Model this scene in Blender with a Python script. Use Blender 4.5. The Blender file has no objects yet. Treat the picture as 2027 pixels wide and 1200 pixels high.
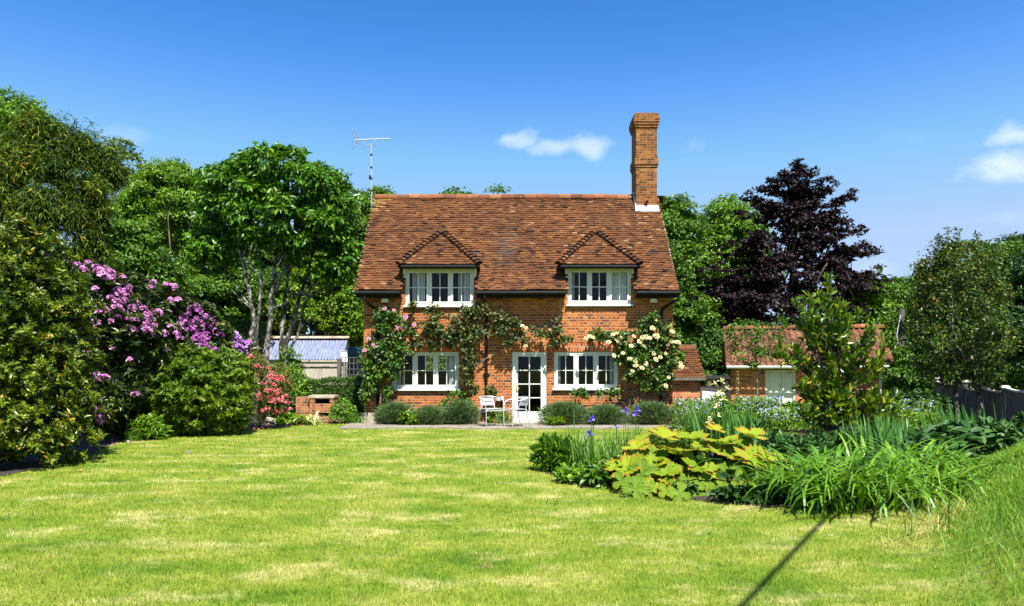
import bpy, math
import numpy as np
from mathutils import Vector

sc = bpy.context.scene
C = sc.collection
R = math.radians
rng = np.random.default_rng(7)

# ---------------------------------------------------------------- camera
F = 1440.0          # focal length in photo pixels (2027 wide)
HY = 723.0          # horizon row
CAMH = 1.6
cam_d = bpy.data.cameras.new('camera')
cam = bpy.data.objects.new('camera', cam_d); C.objects.link(cam)
cam.location = (0, 0, CAMH); cam.rotation_euler = (R(90), 0, 0)
cam_d.sensor_width = 36; cam_d.lens = F / 2027 * 36
cam_d.shift_y = (HY - 600) / 2027
cam_d.clip_start = .05; cam_d.clip_end = 3000
sc.camera = cam

# ---------------------------------------------------------------- light
SUN_EL, SUN_AZ = R(60), R(20)      # behind the camera, a little to the right
sd = Vector((math.sin(SUN_AZ) * math.cos(SUN_EL), -math.cos(SUN_AZ) * math.cos(SUN_EL), math.sin(SUN_EL)))
sun_d = bpy.data.lights.new('sun', 'SUN'); sun_d.energy = 5.0; sun_d.angle = R(.5); sun_d.color = (1, .955, .86)
sun = bpy.data.objects.new('sun', sun_d); C.objects.link(sun)
sun.location = (10, -20, 40); sun.rotation_euler = sd.to_track_quat('Z', 'Y').to_euler()

world = bpy.data.worlds.new('World'); sc.world = world; world.use_nodes = True
wn, wl = world.node_tree.nodes, world.node_tree.links
bg = wn['Background']
sky = wn.new('ShaderNodeTexSky'); sky.sky_type = 'NISHITA'; sky.sun_disc = False
sky.sun_elevation = SUN_EL; sky.sun_rotation = math.pi - SUN_AZ
sky.air_density = 1.0; sky.dust_density = 1.0; sky.ozone_density = 2.2; sky.altitude = 100
hs = wn.new('ShaderNodeHueSaturation'); hs.inputs['Saturation'].default_value = 1.14; hs.inputs['Value'].default_value = .61
tint = wn.new('ShaderNodeMix'); tint.data_type = 'RGBA'; tint.blend_type = 'MULTIPLY'; tint.inputs[0].default_value = 1
wl.new(sky.outputs[0], tint.inputs[6]); tint.inputs[7].default_value = (.94, .98, 1.0, 1)
gm = wn.new('ShaderNodeGamma'); gm.inputs[1].default_value = 1.45; wl.new(tint.outputs[2], gm.inputs[0]); wl.new(gm.outputs[0], hs.inputs['Color'])
bg.inputs['Strength'].default_value = .095

def wnode(t, **k):
    n = wn.new(t)
    for a, b in k.items(): setattr(n, a, b)
    return n
# even out the glow round the sun; pale band of summer haze towards the horizon
dk = wnode('ShaderNodeMix', data_type='RGBA', blend_type='DARKEN'); dk.inputs[0].default_value = 1; wl.new(hs.outputs[0], dk.inputs[6]); dk.inputs[7].default_value = (1.5, 2.4, 4.4, 1)
tcz = wnode('ShaderNodeTexCoord'); sx = wnode('ShaderNodeSeparateXYZ'); wl.new(tcz.outputs['Generated'], sx.inputs[0])
hr = wnode('ShaderNodeMapRange', interpolation_type='SMOOTHSTEP'); wl.new(sx.outputs['Z'], hr.inputs[0]); hr.inputs[1].default_value = -.05; hr.inputs[2].default_value = .43; hr.inputs[3].default_value = .86; hr.inputs[4].default_value = 0
hz = wnode('ShaderNodeMix', data_type='RGBA'); wl.new(hr.outputs[0], hz.inputs[0]); wl.new(dk.outputs[2], hz.inputs[6]); hz.inputs[7].default_value = (2.75, 3.65, 4.75, 1)
# small fair-weather clouds placed by direction in the sky
tc = wnode('ShaderNodeTexCoord')
nz = wnode('ShaderNodeTexNoise'); nz.inputs['Scale'].default_value = 16; nz.inputs['Detail'].default_value = 6; nz.inputs['Roughness'].default_value = .55
mp = wnode('ShaderNodeMapping'); mp.inputs['Scale'].default_value = (1, 1, 1.6)
wl.new(tc.outputs['Generated'], mp.inputs[0]); wl.new(mp.outputs[0], nz.inputs['Vector'])
wz1 = wnode('ShaderNodeTexNoise'); wz1.inputs['Scale'].default_value = 26; wz1.inputs['Detail'].default_value = 5; wl.new(tc.outputs['Generated'], wz1.inputs['Vector'])
wz2 = wnode('ShaderNodeVectorMath', operation='SUBTRACT'); wl.new(wz1.outputs['Color'], wz2.inputs[0]); wz2.inputs[1].default_value = (.5, .5, .5)
wz3 = wnode('ShaderNodeVectorMath', operation='MULTIPLY_ADD'); wl.new(wz2.outputs[0], wz3.inputs[0]); wz3.inputs[1].default_value = (.05, .05, .022); wl.new(tc.outputs['Generated'], wz3.inputs[2])
def cloud(px, py, rx, ry, dens):
    d = Vector(((px - 1013.5) / F, 1, (HY - py) / F)).normalized()
    s = wnode('ShaderNodeVectorMath', operation='SUBTRACT'); wl.new(wz3.outputs[0], s.inputs[0]); s.inputs[1].default_value = d
    m = wnode('ShaderNodeVectorMath', operation='MULTIPLY'); wl.new(s.outputs[0], m.inputs[0]); m.inputs[1].default_value = (F / rx, F / rx, F / ry)
    l = wnode('ShaderNodeVectorMath', operation='LENGTH'); wl.new(m.outputs[0], l.inputs[0])
    r = wnode('ShaderNodeMapRange', interpolation_type='SMOOTHSTEP'); wl.new(l.outputs['Value'], r.inputs[0])
    r.inputs[1].default_value = 1.15; r.inputs[2].default_value = .0; r.inputs[3].default_value = 0; r.inputs[4].default_value = .66
    a = wnode('ShaderNodeMath', operation='ADD'); wl.new(r.outputs[0], a.inputs[0]); wl.new(nz.outputs[0], a.inputs[1])
    q = wnode('ShaderNodeMapRange', interpolation_type='SMOOTHSTEP'); wl.new(a.outputs[0], q.inputs[0])
    q.inputs[1].default_value = .72; q.inputs[2].default_value = 1.34; q.inputs[3].default_value = 0; q.inputs[4].default_value = dens
    return q.outputs[0]
cs = [cloud(*a) for a in ((1035, 277, 62, 27, .46), (1100, 290, 120, 24, .42), (1168, 289, 55, 34, .46), (1985, 325, 130, 48, .75), (2015, 266, 64, 32, .6),
                          (235, 265, 80, 26, .14), (1370, 290, 60, 24, .12), (1960, 430, 120, 30, .2), (1720, 540, 90, 40, .18), (1790, 270, 70, 40, .08))]
acc = cs[0]
for c_ in cs[1:]:
    m = wnode('ShaderNodeMath', operation='MAXIMUM'); wl.new(acc, m.inputs[0]); wl.new(c_, m.inputs[1]); acc = m.outputs[0]
mx = wnode('ShaderNodeMix', data_type='RGBA'); wl.new(acc, mx.inputs[0]); wl.new(hz.outputs[2], mx.inputs[6])
mx.inputs[7].default_value = (5.3, 5.6, 6.3, 1)
wl.new(mx.outputs[2], bg.inputs['Color'])

sc.view_settings.view_transform = 'Standard'; sc.view_settings.look = 'None'
sc.view_settings.exposure = 1.2; sc.view_settings.gamma = 1
sc.render.engine = 'CYCLES'
sc.cycles.max_bounces = 6; sc.cycles.diffuse_bounces = 1; sc.cycles.glossy_bounces = 2; sc.cycles.transmission_bounces = 4; sc.cycles.transparent_max_bounces = 12
sc.cycles.caustics_reflective = False; sc.cycles.caustics_refractive = False

# ---------------------------------------------------------------- helpers
def W(px, py, Y):
    """photo pixel at depth Y -> world point"""
    return np.array([(px - 1013.5) * Y / F, Y, CAMH + (HY - py) * Y / F])
def X20(px): return (px - 1013.5) / 72.0
def Z20(py): return 1.6 + (HY - py) / 72.0

def sstep(t): t = np.clip(t, 0, 1); return t * t * (3 - 2 * t)
def gh(x, y):
    """ground height: flat lawn, a grassy bank on the right"""
    x = np.asarray(x, float); y = np.asarray(y, float)
    d = (x - 2.62) * .84 - (y - 4.83) * .54
    bank = .55 * sstep(d / 1.5) + .05 * np.clip(d - 1.5, 0, 3)
    fade = 1 - sstep((y - 10.5) / 3.0)
    return bank * fade * (d > 0) + .012 * np.sin(x * .9 + 1.3) * np.sin(y * .55)

def nrm(v): return v / np.maximum(np.linalg.norm(v, axis=-1, keepdims=True), 1e-9)

class MB:
    """collects geometry, builds ONE mesh object"""
    def __init__(s): s.v = []; s.f = []; s.n = 0; s.var = []; s.e = []; s.mi = []
    def add(s, v, f, var=None, edge=None, mi=0):
        v = np.asarray(v, float).reshape(-1, 3)
        if isinstance(f, np.ndarray): g = [f + s.n]; cnt = len(f)
        else:
            by = {}
            for q in f: by.setdefault(len(q), []).append(q)
            g = [np.array(q) + s.n for q in by.values()]; cnt = len(f)
        for a in g:
            s.f.append(a); s.mi.append(np.full(len(a), mi))
            if var is None: s.var.append(np.full(len(a), rng.random()))
            elif np.isscalar(var): s.var.append(np.full(len(a), var))
            else: s.var.append(np.asarray(var))
        s.e.append(np.zeros(len(v)) if edge is None else np.asarray(edge))
        s.v.append(v); s.n += len(v)
    def box(s, x0, x1, y0, y1, z0, z1, var=None, mi=0):
        v = [(x, y, z) for z in (z0, z1) for y in (y0, y1) for x in (x0, x1)]
        s.add(v, [(0, 2, 3, 1), (4, 5, 7, 6), (0, 1, 5, 4), (2, 6, 7, 3), (0, 4, 6, 2), (1, 3, 7, 5)], var, mi=mi)
    def beam(s, p, q, w, h, up=(0, 0, 1), var=None):
        p = np.array(p, float); q = np.array(q, float); d = nrm(q - p); a = np.cross(d, np.array(up, float))
        if np.linalg.norm(a) < 1e-4: a = np.cross(d, np.array((0, 1., 0)))
        a = nrm(a); b = np.cross(a, d)
        v = [c + a * i * w / 2 + b * j * h / 2 for c in (p, q) for i, j in ((-1, -1), (1, -1), (1, 1), (-1, 1))]
        s.add(v, [(0, 1, 2, 3), (7, 6, 5, 4), (0, 4, 5, 1), (1, 5, 6, 2), (2, 6, 7, 3), (3, 7, 4, 0)], var)
    def tube(s, pts, r, n=6, var=None, caps=True):
        P = np.asarray(pts, float); m = len(P); r = np.broadcast_to(np.asarray(r, float), (m,))
        T = np.gradient(P, axis=0); T = nrm(T)
        ref = np.array((0, 0, 1.)) if abs(T[0][2]) < .9 else np.array((1., 0, 0))
        A = []
        a = nrm(np.cross(T[0], ref))
        for t in T:
            a = a - t * np.dot(a, t); a = nrm(a); A.append(a)
        A = np.array(A); B = np.cross(T, A)
        th = np.linspace(0, 2 * np.pi, n, endpoint=False)
        V = P[:, None] + r[:, None, None] * (A[:, None] * np.cos(th)[None, :, None] + B[:, None] * np.sin(th)[None, :, None])
        i = np.arange(m - 1)[:, None] * n; j = np.arange(n)[None]; k = (j + 1) % n
        f = np.stack([i + j, i + k, i + n + k, i + n + j], -1).reshape(-1, 4)
        fl = [tuple(q) for q in f]
        if caps: fl += [tuple(range(n))[::-1], tuple(range((m - 1) * n, m * n))]
        s.add(V.reshape(-1, 3), fl, var)
    def lathe(s, prof, c=(0, 0, 0), n=12, var=None):
        th = np.linspace(0, 2 * np.pi, n, endpoint=False); c = np.array(c, float)
        V = np.array([[(r * math.cos(t), r * math.sin(t), z) for t in th] for r, z in prof]) + c
        m = len(prof); f = []
        for i in range(m - 1):
            for j in range(n): k = (j + 1) % n; f.append((i * n + j, i * n + k, (i + 1) * n + k, (i + 1) * n + j))
        f += [tuple(range(n))[::-1], tuple(range((m - 1) * n, m * n))]
        s.add(V.reshape(-1, 3), f, var)
    def grid(s, V, var=None, mi=0, edge=None):
        """V (m,n,3)"""
        m, n = V.shape[:2]; i = np.arange(m - 1)[:, None] * n; j = np.arange(n - 1)[None]
        f = np.stack([i + j, i + j + 1, i + n + j + 1, i + n + j], -1).reshape(-1, 4)
        s.add(V.reshape(-1, 3), f, var, mi=mi, edge=edge)
    def leaves(s, P, D, N, L, Wd, T, var=None, edge=None):
        """T = (template verts (k,3) along/side/normal, faces)"""
        tv, tf = T; tv = np.array(tv, float); n = len(P)
        if n == 0: return
        D = nrm(D); S = nrm(np.cross(D, N)); N2 = np.cross(S, D)
        L = np.broadcast_to(L, (n,)); Wd = np.broadcast_to(Wd, (n,))
        V = P[:, None] + D[:, None] * (tv[None, :, 0:1] * L[:, None, None]) + S[:, None] * (tv[None, :, 1:2] * Wd[:, None, None]) + N2[:, None] * (tv[None, :, 2:3] * L[:, None, None])
        k = len(tv); fa = np.array(tf)
        f = (np.arange(n)[:, None, None] * k + fa[None]).reshape(-1, fa.shape[1])
        if var is None: var = rng.random(n)
        s.add(V.reshape(-1, 3), f, np.repeat(var, len(tf)), None if edge is None else np.tile(edge, n))
    def build(s, name, mats, parent=None, smooth=False, uv=False, loc=None):
        v = np.concatenate(s.v); me = bpy.data.meshes.new(name)
        me.vertices.add(len(v)); me.vertices.foreach_set('co', v.ravel().astype(np.float32))
        sizes = np.concatenate([np.full(len(a), a.shape[1]) for a in s.f]); loops = np.concatenate([a.ravel() for a in s.f])
        me.loops.add(len(loops)); me.loops.foreach_set('vertex_index', loops.astype(np.int32))
        st = np.concatenate([[0], np.cumsum(sizes)[:-1]])
        me.polygons.add(len(sizes)); me.polygons.foreach_set('loop_start', st.astype(np.int32)); me.polygons.foreach_set('loop_total', sizes.astype(np.int32))
        me.polygons.foreach_set('material_index', np.concatenate(s.mi).astype(np.int32))
        me.polygons.foreach_set('use_smooth', np.full(len(sizes), smooth))
        at = me.attributes.new('var', 'FLOAT', 'FACE'); at.data.foreach_set('value', np.concatenate(s.var).astype(np.float32))
        ed = np.concatenate(s.e)
        if ed.any():
            at = me.attributes.new('edge', 'FLOAT', 'POINT'); at.data.foreach_set('value', ed.astype(np.float32))
        if uv:
            a, b, c = v[loops[st]], v[loops[st + 1]], v[loops[st + 2]]
            nn = np.abs(np.cross(b - a, c - a)); ax = np.argmax(nn * [1, 1, 1.2], 1); ax = np.repeat(ax, sizes)
            lv = v[loops]; U = np.where(ax == 0, lv[:, 1], lv[:, 0]); Vv = np.where(ax == 2, lv[:, 1], lv[:, 2])
            ul = me.uv_layers.new(name='UVMap'); ul.data.foreach_set('uv', np.stack([U, Vv], 1).ravel().astype(np.float32))
        me.update(calc_edges=True); me.validate()
        for m in (mats if isinstance(mats, (list, tuple)) else [mats]): me.materials.append(m)
        o = bpy.data.objects.new(name, me); C.objects.link(o)
        if parent is not None: o.parent = parent
        if loc is not None: o.location = loc
        return o

def tag(o, label, cat, group=None):
    o['label'] = label; o['category'] = cat
    if group: o['group'] = group
    return o
def thing(name, label, cat, group=None, loc=(0, 0, 0)):
    o = bpy.data.objects.new(name, None); C.objects.link(o); o.location = loc; o.empty_display_size = .2
    return tag(o, label, cat, group)
def struct(o, kind='structure'): o['kind'] = kind; return o
def dup_tree(o, parent=None):
    c = o.copy(); C.objects.link(c)
    if parent is not None: c.parent = parent
    for ch in list(o.children): dup_tree(ch, c)
    return c
def child(mesh_obj, name, parent, loc, rot=(0, 0, 0), scale=1.0):
    """another instance of a part's mesh under the same thing"""
    c = mesh_obj.copy(); c.name = name; C.objects.link(c); c.parent = parent
    c.location = loc; c.rotation_euler = rot; c.scale = (scale,) * 3
    return c

# ---------------------------------------------------------------- materials
def mat(name):
    m = bpy.data.materials.new(name); m.use_nodes = True
    return m, m.node_tree.nodes, m.node_tree.links, m.node_tree.nodes['Principled BSDF']
def ramp(n, l, src, stops, interp='LINEAR'):
    r = n.new('ShaderNodeValToRGB'); r.color_ramp.interpolation = interp
    el = r.color_ramp.elements
    while len(el) < len(stops): el.new(.5)
    for e, (p, c) in zip(el, stops): e.position = p; e.color = (*c, 1)
    l.new(src, r.inputs[0]); return r.outputs[0]
def noise(n, l, scale, detail=4, rough=.55, vec=None, stretch=None):
    t = n.new('ShaderNodeTexNoise'); t.inputs['Scale'].default_value = scale; t.inputs['Detail'].default_value = detail; t.inputs['Roughness'].default_value = rough
    if vec is None:
        tc = n.new('ShaderNodeTexCoord'); vec = tc.outputs['Object']
    if stretch:
        m = n.new('ShaderNodeMapping'); m.inputs['Scale'].default_value = stretch; l.new(vec, m.inputs[0]); vec = m.outputs[0]
    l.new(vec, t.inputs['Vector']); return t.outputs[0]
def mixc(n, l, f, a, b, mode='MIX'):
    m = n.new('ShaderNodeMix'); m.data_type = 'RGBA'; m.blend_type = mode
    for s, i in ((f, 0), (a, 6), (b, 7)):
        if isinstance(s, (int, float)): m.inputs[i].default_value = s
        elif isinstance(s, tuple): m.inputs[i].default_value = (*s, 1)
        else: l.new(s, m.inputs[i])
    return m.outputs[2]
def bump(n, l, h, strength=.4, dist=.01, b=None):
    k = n.new('ShaderNodeBump'); k.inputs['Strength'].default_value = strength; k.inputs['Distance'].default_value = dist
    l.new(h, k.inputs['Height'])
    if b is not None: l.new(k.outputs[0], b.inputs['Normal'])
    return k.outputs[0]
def attr(n, name):
    a = n.new('ShaderNodeAttribute'); a.attribute_name = name; return a.outputs['Fac']

def flat(name, col, rough=.6, metal=0, spec=.5, var=.15, scale=12):
    m, n, l, b = mat(name)
    t = noise(n, l, scale, 5)
    c = ramp(n, l, t, [(.3, tuple(x * (1 - var) for x in col)), (.7, tuple(min(1, x * (1 + var)) for x in col))])
    l.new(c, b.inputs['Base Color']); b.inputs['Roughness'].default_value = rough; b.inputs['Metallic'].default_value = metal
    b.inputs['Specular IOR Level'].default_value = spec
    bump(n, l, t, .15, .004, b)
    return m

def leaf_mat(name, stops, rough=.45, spec=.4, trans=.25, tcol=None):
    """stops: colour ramp over the per-leaf random value (every leaf its own hue)"""
    m, n, l, b = mat(name)
    v = attr(n, 'var')
    big = noise(n, l, .55, 2)
    ad = n.new('ShaderNodeMath'); ad.operation = 'MULTIPLY_ADD'; l.new(big, ad.inputs[0]); ad.inputs[1].default_value = .5; ad.inputs[2].default_value = -.25
    a2 = n.new('ShaderNodeMath'); a2.operation = 'ADD'; a2.use_clamp = True; l.new(v, a2.inputs[0]); l.new(ad.outputs[0], a2.inputs[1])
    c = ramp(n, l, a2.outputs[0], stops)
    l.new(c, b.inputs['Base Color']); b.inputs['Roughness'].default_value = rough; b.inputs['Specular IOR Level'].default_value = spec
    if trans > 0:
        t = n.new('ShaderNodeBsdfTranslucent')
        tcv = mixc(n, l, 1.0, c, tcol or (1.6, 1.5, .5), 'MULTIPLY'); l.new(tcv, t.inputs['Color'])
        ms = n.new('ShaderNodeMixShader'); ms.inputs[0].default_value = trans
        l.new(b.outputs[0], ms.inputs[1]); l.new(t.outputs[0], ms.inputs[2])
        l.new(ms.outputs[0], n['Material Output'].inputs['Surface'])
    return m

def brick_mat(name, c1, c2, mortar, bw=.225, bh=.0755, sq=.5, weather=.35):
    m, n, l, b = mat(name)
    uv = n.new('ShaderNodeUVMap')
    wob = n.new('ShaderNodeTexNoise'); wob.inputs['Scale'].default_value = 3.0; l.new(uv.outputs[0], wob.inputs['Vector'])
    wv = mixc(n, l, .012, uv.outputs[0], wob.outputs['Color'], 'ADD')
    def bt(ca, cb, cm, bias=0):
        t = n.new('ShaderNodeTexBrick'); t.offset = .5; t.offset_frequency = 2; t.squash = sq; t.squash_frequency = 2
        t.inputs['Scale'].default_value = 1; t.inputs['Brick Width'].default_value = bw; t.inputs['Row Height'].default_value = bh
        t.inputs['Mortar Size'].default_value = .0068; t.inputs['Mortar Smooth'].default_value = .25; t.inputs['Bias'].default_value = bias
        t.inputs['Color1'].default_value = (*ca, 1); t.inputs['Color2'].default_value = (*cb, 1); t.inputs['Mortar'].default_value = (*cm, 1)
        l.new(wv, t.inputs['Vector']); return t
    k = bt((0, 0, 0), (1, 1, 1), (.5, .5, .5))
    col = ramp(n, l, k.outputs['Color'], [(0, (.09, .05, .04)), (.04, (.15, .055, .03)), (.12, c2), (.5, c1), (.8, tuple(x * 1.25 for x in c1)), (1, (min(1, c1[0] * 1.3), c1[1] * 1.9, c1[2] * 2.2))])
    wnz = noise(n, l, 7, 6, .65, uv.outputs[0])
    col = mixc(n, l, weather, col, ramp(n, l, wnz, [(.3, (.45, .4, .38)), (.55, (1, 1, 1)), (.75, (1.25, 1.15, 1))]), 'MULTIPLY')
    fin = mixc(n, l, k.outputs['Fac'], col, mortar)
    big = noise(n, l, .8, 5, .6, uv.outputs[0])
    fin = mixc(n, l, .55, fin, ramp(n, l, big, [(.3, (.62, .57, .55)), (.5, (1, 1, 1)), (.72, (1.18, 1.12, 1.02))]), 'MULTIPLY')
    l.new(fin, b.inputs['Base Color']); b.inputs['Roughness'].default_value = .9; b.inputs['Specular IOR Level'].default_value = .2
    inv = n.new('ShaderNodeMath'); inv.operation = 'SUBTRACT'; inv.inputs[0].default_value = 1; l.new(k.outputs['Fac'], inv.inputs[1])
    h = n.new('ShaderNodeMath'); h.operation = 'MULTIPLY_ADD'; l.new(wnz, h.inputs[0]); h.inputs[1].default_value = .4; l.new(inv.outputs[0], h.inputs[2])
    bump(n, l, h.outputs[0], .8, .008, b)
    return m

def tile_mat(name, stops, lichen=.5):
    m, n, l, b = mat(name)
    v = attr(n, 'var')
    c = ramp(n, l, v, stops)
    g = noise(n, l, 14, 6, .7)
    c = mixc(n, l, .38, c, ramp(n, l, g, [(.3, (.45, .42, .42)), (.52, (1, 1, 1)), (.75, (1.3, 1.2, 1.1))]), 'MULTIPLY')
    g2 = noise(n, l, 1.1, 5, .6)
    c = mixc(n, l, .6, c, ramp(n, l, g2, [(.36, (.5, .48, .48)), (.55, (1, 1, 1)), (.75, (1.1, 1.0, .9))]), 'MULTIPLY')
    s = noise(n, l, 9, 3, .5)
    c = mixc(n, l, ramp(n, l, s, [(.72, (0, 0, 0)), (.77, (lichen,) * 3)]), c, (.55, .52, .44))
    l.new(c, b.inputs['Base Color']); b.inputs['Roughness'].default_value = .85; b.inputs['Specular IOR Level'].default_value = .25
    bump(n, l, g, .3, .006, b)
    return m

def lichen_mat():
    m, n, l, b = mat('lichen_roof_tile')
    c = ramp(n, l, noise(n, l, 10, 5, .7), [(.4, (.13, .05, .016)), (.56, (.24, .13, .02)), (.72, (.40, .28, .03))]); l.new(c, b.inputs['Base Color']); b.inputs['Roughness'].default_value = .9; return m
def wood_mat(name, c1, c2, stretch=(18, 18, 1.5)):
    m, n, l, b = mat(name)
    g = noise(n, l, 2.5, 7, .7, None, stretch); v = attr(n, 'var')
    c = ramp(n, l, g, [(.32, c1), (.68, c2)])
    c = mixc(n, l, .5, c, ramp(n, l, v, [(0, (.6, .6, .6)), (1, (1.15, 1.1, 1.05))]), 'MULTIPLY')
    l.new(c, b.inputs['Base Color']); b.inputs['Roughness'].default_value = .85
    bump(n, l, g, .5, .005, b); return m

M = {}
M['brick'] = brick_mat('house_brick', (.365, .098, .017), (.25, .063, .014), (.50, .375, .235), weather=.55)
M['brick_dark'] = brick_mat('store_brick', (.46, .14, .04), (.28, .08, .03), (.55, .45, .34), weather=.6)
M['brick_old'] = brick_mat('weathered_brick', (.40, .13, .04), (.22, .08, .035), (.40, .36, .28), weather=.9)
M['soldier'] = brick_mat('soldier_brick', (.50, .125, .03), (.36, .085, .02), (.60, .48, .35), bw=.0755, bh=.235, sq=1)
M['chim'] = brick_mat('chimney_brick', (.24, .078, .017), (.10, .034, .014), (.27, .21, .12), bw=.215, sq=.55, weather=.8)
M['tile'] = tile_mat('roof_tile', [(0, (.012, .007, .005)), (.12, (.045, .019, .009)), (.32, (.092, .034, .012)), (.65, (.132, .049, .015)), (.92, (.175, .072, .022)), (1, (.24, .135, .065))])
M['tile_lichen'] = lichen_mat()
M['bonnet'] = tile_mat('bonnet_tile', [(0, (.04, .022, .015)), (.6, (.10, .042, .02)), (1, (.19, .08, .03))], .6)
M['ridge'] = tile_mat('ridge_tile', [(0, (.14, .055, .025)), (.5, (.23, .08, .032)), (1, (.33, .14, .065))], .7)
M['pantile'] = tile_mat('pantile', [(0, (.09, .04, .02)), (.5, (.16, .070, .034)), (1, (.25, .125, .065))], .5)
M['white'] = flat('white_paint', (.66, .68, .62), .45, var=.05)
M['grey_paint'] = flat('grey_green_paint', (.50, .58, .52), .5, var=.08)
M['black'] = flat('black_paint', (.008, .008, .009), .65, spec=.15, var=.2)
M['lead'] = flat('lead_flashing', (.72, .74, .78), .5, var=.12)
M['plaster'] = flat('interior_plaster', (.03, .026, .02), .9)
M['dark_timber'] = wood_mat('dark_timber', (.012, .011, .010), (.035, .030, .026))
M['timber'] = wood_mat('weathered_timber', (.30, .27, .20), (.58, .54, .44))
M['fence_wood'] = wood_mat('fence_timber', (.075, .065, .052), (.17, .155, .13))
M['cap_wood'] = wood_mat('bleached_timber', (.55, .52, .46), (.8, .78, .72), (3, 3, 3))
M['alu'] = flat('brushed_aluminium', (.60, .61, .65), .42, metal=.6, var=.06)
M['alu_dull'] = flat('aluminium_mast', (.42, .44, .48), .5, metal=.3, var=.08)
M['brass'] = flat('brass', (.62, .48, .06), .35, metal=.6)
M['curtain'] = flat('curtain_cloth', (.86, .86, .87), .9, var=.08)
M['curtain_check'] = None
M['plastic_w'] = flat('white_plastic', (.85, .85, .85), .4, var=.04)
M['teal'] = flat('teal_tarpaulin', (.010, .060, .095), .5, var=.3, scale=5)
M['terracotta'] = flat('terracotta', (.36, .13, .06), .8)
M['stone'] = flat('pale_stone', (.42, .36, .27), .9, var=.3, scale=9)
def mort():
    m, n, l, b = mat('verge_lime_mortar')
    c = ramp(n, l, noise(n, l, 5, 5, .7), [(.46, (.10, .05, .03)), (.56, (.5, .48, .44))]); l.new(c, b.inputs['Base Color']); b.inputs['Roughness'].default_value = .95; return m
M['mortar'] = mort()
M['soil'] = flat('garden_soil', (.028, .020, .013), 1, var=.4, scale=20)
M['dead'] = leaf_mat('dry_straw', [(0, (.20, .17, .04)), (.6, (.36, .30, .09)), (1, (.55, .45, .20))], .8, .1, .1)
M['pink_fabric'] = flat('red_flower', (.5, .01, .05), .7)

def glass_mat():
    m, n, l, b = mat('window_glass')
    n.remove(b)
    t = n.new('ShaderNodeBsdfTransparent'); t.inputs[0].default_value = (.94, .96, .95, 1)
    g = n.new('ShaderNodeBsdfGlossy'); g.inputs['Roughness'].default_value = .01
    lw = n.new('ShaderNodeLayerWeight'); pw = n.new('ShaderNodeMath'); pw.operation = 'POWER'; l.new(lw.outputs['Facing'], pw.inputs[0]); pw.inputs[1].default_value = 5
    fr = n.new('ShaderNodeMath'); fr.operation = 'MULTIPLY_ADD'; l.new(pw.outputs[0], fr.inputs[0]); fr.inputs[1].default_value = .9; fr.inputs[2].default_value = .025
    ms = n.new('ShaderNodeMixShader'); l.new(fr.outputs[0], ms.inputs[0]); l.new(t.outputs[0], ms.inputs[1]); l.new(g.outputs[0], ms.inputs[2])
    l.new(ms.outputs[0], n['Material Output'].inputs['Surface']); return m
M['glass'] = glass_mat()

def check_mat():
    m, n, l, b = mat('checked_cloth')
    tc = n.new('ShaderNodeTexCoord'); k = n.new('ShaderNodeTexChecker'); k.inputs['Scale'].default_value = 30
    k.inputs['Color1'].default_value = (.75, .72, .72, 1); k.inputs['Color2'].default_value = (.40, .04, .06, 1)
    l.new(tc.outputs['Object'], k.inputs[0]); l.new(k.outputs[0], b.inputs['Base Color']); b.inputs['Roughness'].default_value = .9
    return m
M['curtain_check'] = check_mat()

def corr_mat():
    m, n, l, b = mat('galvanised_sheet')
    g = noise(n, l, 3, 6, .65, None, (6, 1, 1)); 
    c = ramp(n, l, g, [(.3, (.09, .11, .19)), (.55, (.19, .215, .32)), (.8, (.34, .36, .44))])
    l.new(c, b.inputs['Base Color']); b.inputs['Roughness'].default_value = .5; b.inputs['Metallic'].default_value = .15
    return m
M['corr'] = corr_mat()
def rust_mat():
    m, n, l, b = mat('rusty_flashing')
    g = noise(n, l, 4, 6, .7)
    c = ramp(n, l, g, [(.38, (.45, .43, .42)), (.55, (.38, .24, .16)), (.7, (.26, .08, .03))])
    l.new(c, b.inputs['Base Color']); b.inputs['Roughness'].default_value = .7; return m
M['rust'] = rust_mat()

def bark_mat(name, c1, c2, c3, sc_=6, stretch=(1, 1, .35)):
    m, n, l, b = mat(name)
    g = noise(n, l, sc_, 7, .7, None, stretch)
    c = ramp(n, l, g, [(.40, c1), (.5, c2), (.60, c3)])
    l.new(c, b.inputs['Base Color']); b.inputs['Roughness'].default_value = .9
    bump(n, l, g, .6, .03, b); return m
M['bark'] = bark_mat('brown_bark', (.03, .022, .016), (.08, .06, .045), (.17, .14, .10))
M['bark_pale'] = bark_mat('lichen_bark', (.012, .010, .009), (.06, .056, .045), (.42, .41, .34), 9, (1, 1, .55))
M['cane'] = bark_mat('bamboo_cane', (.16, .13, .03), (.30, .24, .07), (.42, .34, .14), 3)
M['rose_stem'] = bark_mat('rose_stem', (.06, .045, .03), (.20, .15, .10), (.40, .33, .25), 9)

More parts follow.
